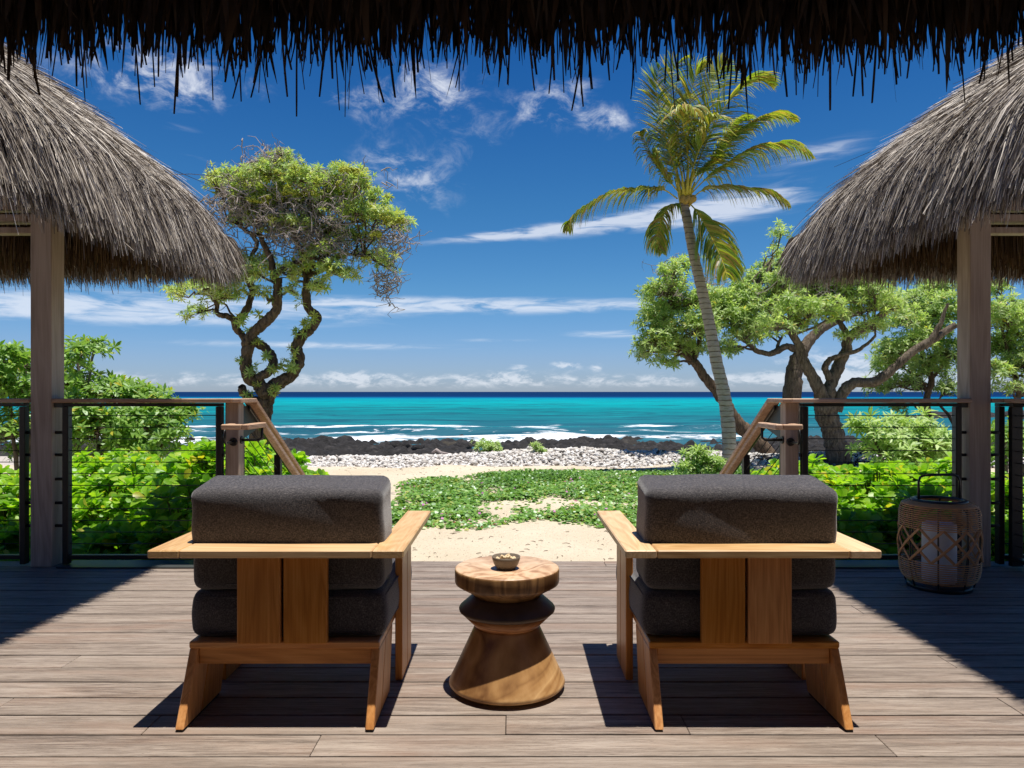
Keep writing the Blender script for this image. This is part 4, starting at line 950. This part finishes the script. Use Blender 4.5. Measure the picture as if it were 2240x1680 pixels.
blA = [(*A(x, y), rx / 2.675, ry / 2.675) for x, y, rx, ry in [(350, 270, 45, 50), (480, 250, 95, 55), (745, 115, 60, 30), (600, 240, 90, 50), (720, 240, 110, 70), (850, 270, 110, 65), (1010, 270, 80, 50), (1120, 225, 100, 50), (1190, 285, 60, 50), (640, 370, 120, 55), (770, 400, 110, 60), (920, 400, 110, 70), (1080, 370, 110, 70), (1280, 365, 60, 40), (1300, 480, 110, 50), (1430, 510, 60, 40), (1150, 470, 110, 60), (520, 380, 80, 70), (500, 480, 60, 50), (600, 490, 70, 50), (800, 520, 100, 45), (1010, 560, 100, 50), (1200, 590, 90, 40), (1260, 700, 90, 40), (1350, 760, 50, 30), (1010, 690, 100, 60), (880, 770, 100, 50), (1060, 810, 100, 45), (960, 880, 45, 35), (770, 810, 70, 45), (790, 900, 40, 35), (600, 750, 100, 50), (500, 820, 100, 50), (370, 850, 100, 50), (270, 880, 80, 40), (140, 920, 60, 30), (250, 1030, 50, 35), (420, 930, 90, 45), (560, 820, 60, 45), (430, 740, 70, 60), (610, 920, 30, 30)]]
tree('heliotrope_tree', 'twisted dark trunked beach tree with flat crown and bare twigs behind the left newel', 'tree', limbsA, blA, 12.6, .85, L_TREE, .130, 560, BARK_D, m2=L_TREE_Y, frac2=.45,
     bare=[(*A(700, 150), 60, 30, 90), (*A(520, 330), 50, 40, 80), (*A(820, 520), 90, 50, 200), (*A(720, 460), 90, 50, 120), (*A(880, 620), 90, 30, 90), (*A(1380, 610), 40, 35, 60), (*A(1340, 850), 25, 40, 40), (*A(1000, 450), 90, 60, 90), (*A(1150, 620), 70, 30, 60), (*A(600, 400), 80, 50, 100), (*A(1050, 300), 90, 40, 60), (*A(420, 420), 50, 50, 60)],
     sprigs=[(*A(x, y), n) for x, y, n in [(500, 1290, 4), (550, 1370, 5), (600, 1215, 4), (650, 1270, 6), (690, 1350, 5), (610, 1350, 4), (600, 1430, 5), (700, 1480, 9), (760, 1330, 9), (800, 1340, 9), (820, 1280, 7), (840, 1150, 8), (810, 1230, 3), (880, 1090, 8), (920, 1050, 8), (850, 1000, 4), (700, 950, 9), (720, 1015, 4), (540, 1110, 3), (490, 1070, 6), (520, 1050, 5), (600, 1030, 3), (540, 1510, 5), (660, 900, 6)]],
     heads=[A(x, y) for x, y in [(715, 215), (740, 230), (800, 235), (730, 350), (720, 370), (780, 330), (775, 300), (640, 390), (570, 380), (820, 230), (870, 340), (910, 345), (1160, 210), (1190, 240), (1220, 290), (1230, 300), (685, 490), (630, 560), (1340, 480), (1370, 510), (1290, 580), (1440, 500), (1080, 280), (1100, 200), (600, 375), (650, 360)]])
# --- trees at the right
B_ = cv(1350, 420, 2.485)
def LB(l, d0=0, d1=0): return [(*B_(x, y), d0 + (d1 - d0) * i / max(1, len(l) - 1)) for i, (x, y) in enumerate(l)]
def BL(l): return [(*B_(x, y), rx / 2.485, ry / 2.485) for x, y, rx, ry in l]
tree('heliotrope_tree', 'leaning dark trunked beach tree crossing behind the palm trunk, rounded crown to its left', 'tree',
     [(LB([(860, 1500), (800, 1400), (730, 1325), (665, 1275), (610, 1195), (540, 1095), (470, 1015), (405, 925)]), 19, 9), (LB([(405, 930), (350, 830), (310, 720), (300, 600)]), 8, 3), (LB([(410, 930), (440, 820), (470, 700), (500, 600)], 0, .6), 7, 3), (LB([(370, 870), (270, 850), (210, 800)], 0, -.5), 5, 2)],
     BL([(290, 450, 60, 50), (380, 400, 45, 30), (250, 560, 100, 60), (350, 640, 120, 70), (200, 690, 75, 70), (200, 840, 80, 70), (330, 850, 90, 60), (260, 930, 50, 25), (450, 750, 80, 90), (440, 870, 60, 35), (470, 580, 60, 50), (540, 680, 70, 60), (280, 750, 90, 60), (150, 880, 40, 50)]), 20, 1.3, L_TREE, .21, 225, BARK_D, bare=[(*B_(290, 490), 30, 40, 40), (*B_(520, 470), 30, 30, 30)], heads=[])
tree('heliotrope_tree', 'thick brown trunked beach tree with broad crown left of the forked grey tree', 'tree',
     [(LB([(985, 1520), (965, 1350), (952, 1150), (965, 1000), (985, 900)]), 22, 17), (LB([(985, 905), (1040, 810), (1120, 735), (1220, 690), (1330, 650)], 0, .5), 14, 6), (LB([(985, 860), (920, 845), (870, 875), (830, 892), (765, 880), (715, 845), (640, 800)], 0, -.4), 8, 4), (LB([(868, 880), (875, 830), (905, 775)], -.1, 0), 5, 2), (LB([(1000, 860), (930, 740), (840, 640), (760, 540)], 0, -.3), 8, 3)],
     BL([(560, 600, 80, 55), (650, 560, 90, 55), (620, 700, 110, 70), (700, 800, 100, 50), (600, 860, 70, 30), (800, 620, 110, 70), (780, 490, 70, 45), (850, 430, 90, 50), (930, 500, 90, 70), (760, 720, 100, 50), (880, 230, 35, 35), (870, 330, 30, 20), (900, 560, 90, 60), (700, 640, 90, 60)]), 22, 1.5, L_TREE, .21, 220, BARK_G, bare=[(*B_(1000, 560), 60, 30, 30)])
tree('heliotrope_tree', 'grey trunked beach tree forking behind the right railing with one long limb reaching right', 'tree',
     [(LB([(1215, 1470), (1190, 1370), (1160, 1270), (1135, 1180), (1120, 1110)]), 24, 21), (LB([(1125, 1130), (1060, 1010), (1015, 920), (990, 840), (955, 770)], 0, -.3), 15, 6), (LB([(1140, 1120), (1160, 1040), (1195, 960), (1240, 870), (1262, 790), (1380, 715), (1440, 650), (1470, 560), (1500, 480)], 0, .2), 15, 5), (LB([(1150, 1010), (1125, 960), (1150, 915), (1210, 895), (1300, 865), (1380, 790)], 0, -.3), 8, 3),
      (LB([(1190, 1190), (1235, 1090), (1290, 1050), (1400, 1042), (1500, 985), (1610, 885), (1720, 815), (1850, 735)], 0, -.4), 13, 7), (LB([(1670, 850), (1745, 740), (1800, 600)], -.3, -.5), 7, 3), (LB([(1262, 800), (1220, 720), (1150, 620)], .1, .3), 8, 3)],
     BL([(950, 650, 100, 60), (880, 740, 90, 40), (1080, 560, 100, 60), (1100, 640, 110, 60), (1000, 710, 90, 35), (1150, 510, 110, 60), (1280, 580, 100, 60), (1300, 480, 110, 50), (1400, 560, 90, 70), (1350, 650, 80, 35), (1180, 690, 60, 30), (1250, 790, 60, 25), (1400, 740, 70, 45), (1500, 650, 80, 60), (1200, 430, 120, 50), (1020, 470, 100, 50)]), 18, 1.3, L_TREE, .19, 255, BARK_G, bare=[(*B_(1100, 560), 80, 40, 40)])
tree('heliotrope_tree', 'slender beach tree with open leafy crown between the forked tree and the right column', 'tree',
     [(LB([(1700, 1330), (1690, 1240), (1682, 1120), (1702, 1010), (1665, 920)]), 9, 5), (LB([(1690, 1100), (1640, 1010), (1560, 960)]), 4, 2), (LB([(1700, 1020), (1760, 960), (1800, 880)]), 5, 2), (LB([(1830, 1260), (1790, 1200), (1740, 1150)], .3, .2), 4, 2), (LB([(1665, 930), (1640, 800), (1600, 700)]), 4, 2)],
     BL([(1450, 950, 90, 50), (1400, 1060, 60, 35), (1550, 900, 90, 70), (1550, 1050, 90, 45), (1700, 980, 90, 80), (1800, 900, 70, 80), (1790, 1070, 60, 35), (1550, 720, 100, 70), (1650, 620, 110, 80), (1750, 520, 100, 70), (1790, 680, 80, 90), (1610, 810, 90, 50), (1500, 1175, 40, 20), (1470, 850, 50, 40), (1700, 760, 90, 60)]), 26, 1.8, L_TREE, .25, 140, BARK_D)
tree('heliotrope_tree', 'dense green beach tree beyond the right column at the picture edge', 'tree',
     [(LB([(2190, 1420), (2180, 1300), (2150, 1200), (2190, 1100)]), 10, 6), (LB([(2190, 1110), (2150, 950), (2110, 800)]), 6, 3), (LB([(2190, 1110), (2260, 950), (2300, 800)]), 6, 3)],
     BL([(2080, 530, 50, 35), (2060, 640, 30, 30), (2100, 720, 80, 70), (2190, 640, 50, 40), (2100, 850, 80, 70), (2200, 780, 70, 70), (2190, 940, 80, 70), (2080, 980, 50, 50), (2130, 1070, 80, 25), (2300, 700, 90, 90), (2300, 880, 90, 90), (2350, 1000, 80, 60), (2130, 600, 40, 20)]), 24, 1.8, L_TREE, .23, 210, BARK_D)

# --- coconut palm
Dp = 16.0; palm = empty('coconut_palm', PX(1600, 1033, Dp), 'tall slender coconut palm with wind blown yellow green fronds and ringed grey trunk', 'palm tree')
pp = catmull([PX(x, y, Dp) for x, y in ((1606, 1040), (1597, 1000), (1593, 930), (1583, 860), (1567, 790), (1550, 700), (1532, 620), (1515, 545), (1503, 480), (1496, 445))], 14)
rr = np.interp(np.linspace(0, 1, len(pp)), [0, .06, .15, .5, 1], [.21, .175, .155, .125, .095]) * (1 + .025 * np.sign(np.sin(np.arange(len(pp)) * 1.35)))
V, Fs = tubearr(pp, rr, 16, .012); tr = link('trunk', npmesh('trunk', V, Fs), BARK_P, palm, True)
def frond(p_px, L_leaf, dry=.1, droop=.55, wind=(.5, 0, -.1), dens=74, wid=.024, side=(1, 1), r0=.016):
    pts = catmull([PX(x, y, Dp + d) for x, y, d in p_px], 12); n_ = len(pts); T = np.gradient(pts, axis=0); T /= np.linalg.norm(T, axis=1)[:, None]
    V0, F0 = tubearr(pts, np.linspace(r0, .004, n_), 6); parts = [(V0, F0)]; fm = [0] * len(F0); Vs = []; cnt = 0
    for s in (-1, 1):
        dens_ = int(dens * 1.25)
        for i in range(dens_):
            t = .14 + .85 * i / dens_; f = t * (n_ - 1); j = int(f); j2 = min(j + 1, n_ - 1); p = pts[j] * (1 - f + j) + pts[j2] * (f - j); tt = T[j]
            upv = np.array([0, 0, 1.0]) if abs(tt[2]) < .85 else np.array([0, -1.0, 0.3]); b = np.cross(tt, upv); b /= np.linalg.norm(b) + 1e-9
            ln_ = L_leaf * 1.32 * (math.sin(math.pi * min(1, (t * .9 + .12))) ** .6) * rng.uniform(.8, 1.1); d = tt * (.55 + .5 * t) + b * s * .9 + upv * .18 + rng.normal(0, .09, 3); d /= np.linalg.norm(d)
            q = [p]; dd = d.copy(); 
            for k in range(4):
                dd = dd + np.array([0, 0, -1.0]) * droop * .22 * (k + .4) + np.array(wind) * .16; dd /= np.linalg.norm(dd); q.append(q[-1] + dd * ln_ / 4)
            q = np.array(q); wv = np.cross(q[-1] - q[0], tt + .3 * upv + rng.normal(0, .25, 3)); wv = wv / (np.linalg.norm(wv) + 1e-9); ww = np.array([.6, 1, .8, .5, .08])[:, None] * wid
            Vs.append(np.stack([q - wv * ww, q + wv * ww], 1).reshape(-1, 3)); cnt += 1
    Vl = np.concatenate(Vs); base = (np.arange(cnt) * 10)[:, None, None]; Fl = (np.array([[0, 1, 3, 2], [2, 3, 5, 4], [4, 5, 7, 6], [6, 7, 9, 8]])[None] + base).reshape(-1, 4)
    isd = np.repeat(rng.random(cnt) < dry, 4); V, Fq = merge(parts + [(Vl, Fl)]); fm = np.concatenate([np.zeros(len(F0)), np.where(isd, 2, 1)])
    o = link('frond', npmesh('frond', V, Fq, fm), [PETIOLE, L_PALM, L_PALMDRY], palm); return o
C = cv(1200, 0, 2.127)
def fp(l, d): return [(*C(x, y), d * (i / (len(l) - 1)) ** 1.2) for i, (x, y) in enumerate(l)]
for l, d, L, dry, droop, wind, dens in (
    ([(600, 925), (540, 885), (470, 878), (380, 882), (280, 900), (170, 960), (110, 1010), (80, 1080)], -.3, .62, .30, 1.5, (.1, 0, -.3), 80),
    ([(620, 950), (590, 950), (550, 975), (515, 1050), (505, 1120), (530, 1180)], -.6, .50, .35, 1.3, (.2, 0, -.2), 56),
    ([(655, 945), (690, 985), (735, 1060), (780, 1150), (810, 1220), (835, 1295)], -.9, .72, .22, .9, (.35, 0, -.2), 84),
    ([(670, 920), (720, 885), (800, 872), (900, 880), (1000, 890), (1070, 920), (1130, 965)], -.2, .48, .4, 1.0, (.4, 0, -.2), 76),
    ([(665, 900), (730, 835), (820, 770), (920, 705), (1020, 680), (1120, 670), (1250, 745)], .2, .72, .2, 1.0, (.6, 0, -.25), 84),
    ([(665, 890), (730, 790), (800, 690), (880, 615), (970, 560), (1070, 535), (1160, 570)], .5, .62, .22, .7, (.7, 0, -.1), 80),
    ([(655, 880), (710, 720), (770, 590), (830, 480), (900, 400), (980, 370), (1060, 400)], -.2, .66, .25, .6, (.7, 0, 0), 80),
    ([(650, 870), (690, 700), (720, 560), (750, 440), (790, 340), (830, 260)], .5, .62, .15, .4, (.6, 0, .1), 78),
    ([(640, 870), (650, 700), (655, 560), (660, 440), (690, 350), (740, 290)], -.5, .60, .15, .5, (.6, 0, 0), 70),
    ([(630, 870), (600, 720), (580, 560), (570, 420), (585, 320), (640, 260)], .2, .56, .15, .5, (.7, 0, 0), 74),
    ([(620, 870), (580, 760), (545, 640), (515, 500), (500, 400), (520, 290)], -.3, .58, .12, .4, (.7, 0, .05), 78),
    ([(610, 900), (560, 840), (510, 770), (470, 700), (440, 640), (425, 610)], -.2, .42, .4, .9, (.6, 0, -.3), 62),
    ([(640, 880), (650, 780), (640, 660), (625, 580), (635, 520), (665, 500), (700, 540)], -1.0, .55, .45, 1.2, (.5, 0, -.2), 66),
    ([(645, 880), (670, 790), (700, 700), (730, 640), (760, 560), (800, 540)], -.8, .6, .2, .9, (.5, 0, -.2), 66),
    ([(650, 880), (700, 800), (760, 740), (820, 640), (870, 560), (920, 530)], .8, .6, .2, .8, (.6, 0, -.1), 66),
    ([(625, 880), (600, 800), (590, 700), (600, 600), (620, 540), (660, 520)], .6, .6, .25, .9, (.6, 0, -.1), 66),
    ([(640, 870), (620, 740), (600, 620), (600, 500), (640, 430)], .9, .6, .2, .8, (.6, 0, -.1), 66)):
    frond(fp(l, d), L, dry, droop, wind, dens)
for i in range(9):                                               # clasping frond bases and young spear
    a_ = i * .7; c = np.array(PX(1498, 440, Dp)); tube('frond_base', [c + np.array([.07 * math.cos(a_), .07 * math.sin(a_), -.12 + .02 * i]), c + np.array([.13 * math.cos(a_), .13 * math.sin(a_), .15 + .02 * i]), c + np.array([.22 * math.cos(a_), .2 * math.sin(a_), .42 + .03 * i])], [.05, .035, .018], PETIOLE, palm, 6)
for i in range(5):
    c = PX(*C(625 + 12 * i, 925 + 8 * (i % 2)), Dp - .1); V, Fq = ico(2, 5, (1, 1, 1.2), .03); o = link('coconut', npmesh('coconut', V * .075, Fq), simple('young_coconut', (.38, .24, .05), .6), palm, True) if i == 0 else o.copy()
    if i: col.objects.link(o); o.parent = palm
    o.location = Vector(c) - pworld(palm)

# --- naupaka hedge: fleshy leaves that show one by one
NAUM = npmesh('leaf', *NAUL); NAUM.materials.append(L_NAU)
RL = [rosette_leaves(11, s, 20, 82) for s in range(5)]
STEMG = simple('green_stem', (.16, .19, .06), .7, .2, 0, .3, 10)
def naupaka(xc, yc, rx, ry, top, label, size=.115, n_ros=90, nobj=170, m=None, name='naupaka_shrub', cat='shrub', group='leafy shrubs behind the railings', gz=GZ):
    root = empty(name, (xc, yc, gz), label, cat, group); H = top - gz; pos = []; dirs = []; tw = []
    for i in range(n_ros):
        u = rand_unit(1)[0]; u[2] = abs(u[2]) if rng.random() < .8 else -abs(u[2]) * .5; rad = rng.uniform(.55, 1) ** .5
        p = np.array([xc + u[0] * rx * rad, yc + u[1] * ry * rad, gz + H * .42 + u[2] * H * .58 * rad * rng.uniform(.82, 1.0)]); p[2] = max(p[2], gz + .06)
        pos.append(p); dirs.append(np.array([u[0] * .5, u[1] * .5, 1.0]) + rng.normal(0, .28, 3))
        b = np.array([xc + rng.uniform(-.3, .3) * rx, yc + rng.uniform(-.3, .3) * ry, gz]); tw.append(tubearr(wiggle(b, p, 5, .2, .05), np.linspace(.014, .006, 5), 5))
    V, Fs = merge(tw); link('stems', npmesh('stems', V, Fs), STEMG, root)
    pos = np.array(pos); M = frames(np.array(dirs)); mats = []; scs = []; ps = []
    for i in range(n_ros):
        rs = size * rng.uniform(.75, 1.15)
        for (A_, s_) in RL[i % 5]: mats.append(M[i] @ A_); scs.append(s_ * rs); ps.append(pos[i])
    mats = np.array(mats); scs = np.array(scs); ps = np.array(ps); order = np.argsort(ps[:, 1] * 1.0 - ps[:, 2] * .8 + rng.uniform(0, .3, len(ps))); base = pworld(root)
    me = NAUM
    if m is not None:
        me = NAUM.copy(); me.materials.clear(); me.materials.append(m)
    for i in order[:nobj]:
        o = bpy.data.objects.new('leaf', me); col.objects.link(o); o.parent = root; o.location = Vector(ps[i]) - base; o.rotation_euler = Matrix(mats[i].tolist()).to_euler(); o.scale = (scs[i],) * 3
    r_ = order[nobj:]
    if len(r_): tag(link('foliage', npmesh('foliage', *scatter(NAUL[0], NAUL[1], mats[r_], ps[r_], scs[r_])), m or L_NAU, root), kind='stuff')
    return root
HG = 'bright green naupaka shrubs behind the railings'
k = 0
for (xc, yc, rx, ry, top, lab) in (
    (-4.35, 6.3, .75, .6, .38, 'bright green fleshy leaved shrub behind the railing at the far left edge'),
    (-3.3, 6.6, .7, .6, .42, 'bright green fleshy leaved shrub just right of the left column'),
    (-2.55, 6.4, .65, .6, .62, 'tallest bright green shrub of the left hedge behind the frame post'),
    (-2.95, 5.65, .6, .45, .02, 'low shaded green shrub close behind the left railing cables'),
    (-2.35, 5.55, .45, .42, .40, 'dark shaded large leaved shrub beside the left armchair cushion'),
    (-3.9, 5.7, .55, .45, .0, 'low shaded green shrub behind the left column foot'),
    (-2.9, 7.6, .9, .7, .55, 'bright green shrub at the back of the left hedge below the bush'),
    (-4.2, 7.7, .9, .7, .40, 'bright green shrub at the back of the left hedge near the edge'),
    (-2.35, 7.5, .45, .5, .42, 'bright green leafy shrub seen through the left stair rail cables'),
    (-2.25, 8.6, .5, .45, .06, 'small bright green plant past the foot of the left stair rail'),
    (2.55, 6.4, .6, .55, .36, 'bright green shrub behind the right railing nearest the newel'),
    (3.25, 6.5, .7, .6, .42, 'bright green shrub in the middle of the right railing panel'),
    (3.95, 6.6, .7, .6, .45, 'bright green shrub behind the wicker lantern and right column'),
    (2.55, 5.6, .5, .42, .15, 'low shaded green shrub beside the right armchair behind the cables'),
    (3.2, 5.55, .50, .42, .28, 'shaded large leaved shrub behind the cables left of the lantern'),
    (3.85, 5.6, .5, .42, .0, 'low shaded green shrub behind the lantern'),
    (4.75, 6.0, .6, .6, .16, 'bright green shrub behind the railing at the far right edge'),
    (3.1, 7.7, .8, .7, .30, 'bright green shrub at the back of the right hedge below the forked tree')):
    naupaka(xc, yc, rx * 1.06, ry * 1.06, top + (.10 if yc > 6 else .06), lab, .128 if yc > 6 else .16, int(280 * rx * ry / .36 * (1.0 if top > .2 else .75)), 170, None, 'naupaka_shrub', 'shrub', HG)
# --- bushes with leaves in whorls
def bush(label, px_blobs, D, depth, leafm, size, dens, n=1, name='heliotrope_bush', stems=((0, 0),)):
    limbs = [([(sx_, sy_, 0), ((sx_ + px_blobs[i % len(px_blobs)][0]) / 2, (sy_ + px_blobs[i % len(px_blobs)][1]) / 2 + 10, 0), (px_blobs[i % len(px_blobs)][0], px_blobs[i % len(px_blobs)][1], 0)], 5, 2.5) for i, (sx_, sy_) in enumerate(stems)]
    return tree(name, label, 'bush', limbs, px_blobs, D, depth, leafm, size, dens, BARK_G, shell=.6, trunk_n=0)
bush('large green whorled leaf bush behind the left railing, rising beside the left column', [(205, 765, 45, 22), (165, 790, 35, 25), (150, 845, 60, 35), (235, 865, 80, 38), (330, 885, 75, 28), (390, 915, 50, 28), (300, 935, 95, 42), (200, 935, 90, 50), (250, 985, 90, 30), (350, 965, 60, 25), (130, 930, 60, 60)], 9.5, .7, L_BUSH, .155, 270, stems=((150, 1060), (230, 1060), (280, 1060), (120, 1060)))
bush('green bush with pale twisting stems at the far left edge beyond the column', [(20, 790, 40, 25), (60, 810, 45, 35), (0, 850, 60, 45), (60, 880, 50, 40), (10, 960, 45, 40), (60, 985, 40, 25), (-60, 830, 60, 60), (-80, 930, 60, 60)], 9.0, .6, L_BUSH, .155, 260, stems=((40, 1060), (70, 1060), (-20, 1060)))
bush('silvery green whorled leaf bush behind the right railing beside the column', [(1910, 950, 38, 24), (1960, 945, 50, 26), (2020, 950, 45, 26), (1985, 990, 70, 35), (2050, 985, 45, 35), (1930, 985, 45, 30), (2040, 1030, 50, 30), (1975, 1030, 60, 25)], 9.5, .5, L_SILV, .19, 190, stems=((1980, 1100), (2020, 1100), (1950, 1100)))
bush('green whorled leaf bush on the sand beyond the far right railing', [(2200, 960, 40, 30), (2250, 980, 40, 40), (2190, 1000, 25, 20)], 11, .4, L_BUSH, .19, 160, stems=((2200, 1050), (2230, 1050)))
bush('young green whorled leaf shrub at the foot of the coconut palm', [(1520, 1005, 28, 20), (1550, 1015, 30, 18), (1505, 1030, 24, 14), (1570, 1030, 30, 14), (1535, 1035, 28, 12)], 13.5, .3, L_SILV, .17, 260, stems=((1530, 1060), (1550, 1060)))
bush('low yellow green shrub growing on the white coral rubble at centre', [(1062, 980, 18, 9), (1080, 976, 14, 8), (1072, 988, 22, 7)], 19.5, .25, L_SILV, .15, 420, stems=((1070, 1000), (1075, 1000)))
bush('small pale green shrub on the coral rubble right of centre', [(1180, 982, 12, 7), (1172, 975, 9, 5), (1188, 988, 9, 6)], 19.0, .2, L_SILV, .12, 420, stems=((1180, 1000), (1183, 1000)))

# --- beach vines and low cover between the deck and the shore
VL = leaf_tpl(1, .95, (0, .5, 1), (.45, 1, .35), .25, .12, 2)
def cover(name, n, xr, yr, keepf, h, size, m, up=.9, label=None):
    x = rng.uniform(*xr, n); y = rng.uniform(*yr, n); kf = keepf(x, y); k_ = rng.random(n) < kf; x, y, kf = x[k_], y[k_], kf[k_]
    z = ground_z(x, y) + rng.uniform(.15, 1, len(x)) * h * (.3 + .7 * np.clip(kf, 0, 1)) * (.65 + .35 * np.clip(fbm(x, y, 3.2, 2, 77), -1, 1)); d = rng.normal(0, .55, (len(x), 3)); d[:, 2] = abs(d[:, 2]) + up
    V, Fq = scatter(VL[0], VL[1], frames(d), np.stack([x, y, z], 1), size * rng.uniform(.6, 1.2, len(x))); return tag(link(name, npmesh(name, V, Fq), m), label, name.replace('_', ' ') if label else None, kind='stuff')
def edge_l(y): return np.interp(y, [8.5, 9.3, 10, 12, 14, 15.5, 17, 18], [-2.6, -2.3, -2.2, -1.9, -2.3, -1.3, .4, 2])
def vmask(x, y):
    fb = fbm(x, y, .9, 4, 51) + .35 * fbm(x, y * 1.8, 2.6, 3, 52); near = 9.45 + .45 * np.sin(x * 1.1 + .6) + .18 * np.sin(x * 3.7) - .25 * np.clip(x, 0, 3)
    a = np.clip((y - near) / .35, 0, 1); b = np.clip((x - edge_l(y)) / .5, 0, 1); c = np.clip((15.8 + .5 * np.sin(x * .9) - y) / .8, 0, 1)
    rimb = np.clip(1.2 - (y - near) / .9, 0, 1)
    return a * b * c * np.clip(1.32 + 1.05 * fb + .4 * rimb, .05, 1)
def lmask(x, y):
    fb = fbm(x, y, .8, 4, 61); b = np.clip(1 - ((x - (1.3 + .0 * y)) / 2.1) ** 2, 0, 1) + np.clip(1 - ((x - 5.0) / 1.8) ** 2, 0, 1); return np.clip(b * 1.6, 0, 1) * np.clip(1 - ((y - 13.9) / 1.3) ** 2, 0, 1) * np.clip(.75 + .5 * fb, 0, 1)
cover('beach_vines', 105000, (-3, 9), (8.6, 16.5), vmask, .11, .066, L_VINE, label='low green trailing beach vines with patches of bare sand beyond the deck')
cover('dry_vine_litter', 26000, (-2.6, 8), (9.0, 15.5), lambda x, y: vmask(x, y - .12) * np.clip(.15 + 1.6 * fbm(x, y * 2, .7, 3, 91), .05, 1), .03, .045, L_DRY, .6, 'reddish brown dry litter lying among the beach vines')
cover('low_dark_shrubs', 42000, (-1.5, 8), (12.4, 15.4), lmask, .34, .050, L_LOW, label='darker green knee high ground shrubs behind the beach vines')
x = rng.uniform(-2, 5, 260); y = rng.uniform(9.3, 14, 260); kp = rng.random(260) < vmask(x, y) * .5; x, y = x[kp], y[kp]; d = rng.normal(0, .4, (len(x), 3)); d[:, 2] = 1
tag(link('pink_blossoms', npmesh('pink_blossoms', *scatter(VL[0], VL[1], frames(d), np.stack([x, y, ground_z(x, y) + .10], 1), np.full(len(x), .045)))  , L_PINK), 'scattered small pink blossoms among the beach vines', 'flowers', kind='stuff')
cover('far_right_vines', 16000, (5.5, 16), (9, 15), lambda x, y: np.clip(.45 + .8 * fbm(x, y, .8, 4, 71), 0, 1), .12, .065, L_VINE, label='patchy green ground cover behind the right railing')
cover('far_left_vines', 9000, (-11, -3.2), (8.5, 14), lambda x, y: np.clip(.35 + .8 * fbm(x, y, .8, 4, 72), 0, 1), .12, .065, L_VINE, label='patchy green ground cover behind the left hedge')
# wind blown twigs and stem litter on the open sand
tw = []
for i in range(420):
    x_ = random.uniform(-4, 6); y_ = random.choice((random.uniform(7.0, 9.4), random.uniform(7.0, 9.4), random.uniform(15.5, 17.6))); z_ = float(ground_z(np.array([x_]), np.array([y_]))[0]) + .006; a_ = random.uniform(0, 6.28); l_ = random.uniform(.015, .09)
    tw.append(tubearr(np.array([(x_, y_, z_), (x_ + l_ * .5 * math.cos(a_), y_ + l_ * .5 * math.sin(a_), z_ + .004), (x_ + l_ * math.cos(a_ + .3), y_ + l_ * math.sin(a_ + .3), z_)]), [.003, .0035, .002], 4))
tag(link('sand_litter', npmesh('sand_litter', *merge(tw)), simple('litter_brown', (.12, .075, .045), .9)), 'small dark twigs and stem bits strewn over the pale sand', 'litter', kind='stuff')
# bits of driftwood on the rock bench
tube('driftwood', [PX(945, 990, 20.5), PX(955, 984, 20.6), PX(965, 991, 20.4), PX(985, 993, 20.3)], [.03, .05, .045, .02], TWIG, None, 8)
tag(bpy.data.objects['driftwood'], 'bleached bent driftwood log on the edge of the coral rubble', 'driftwood')
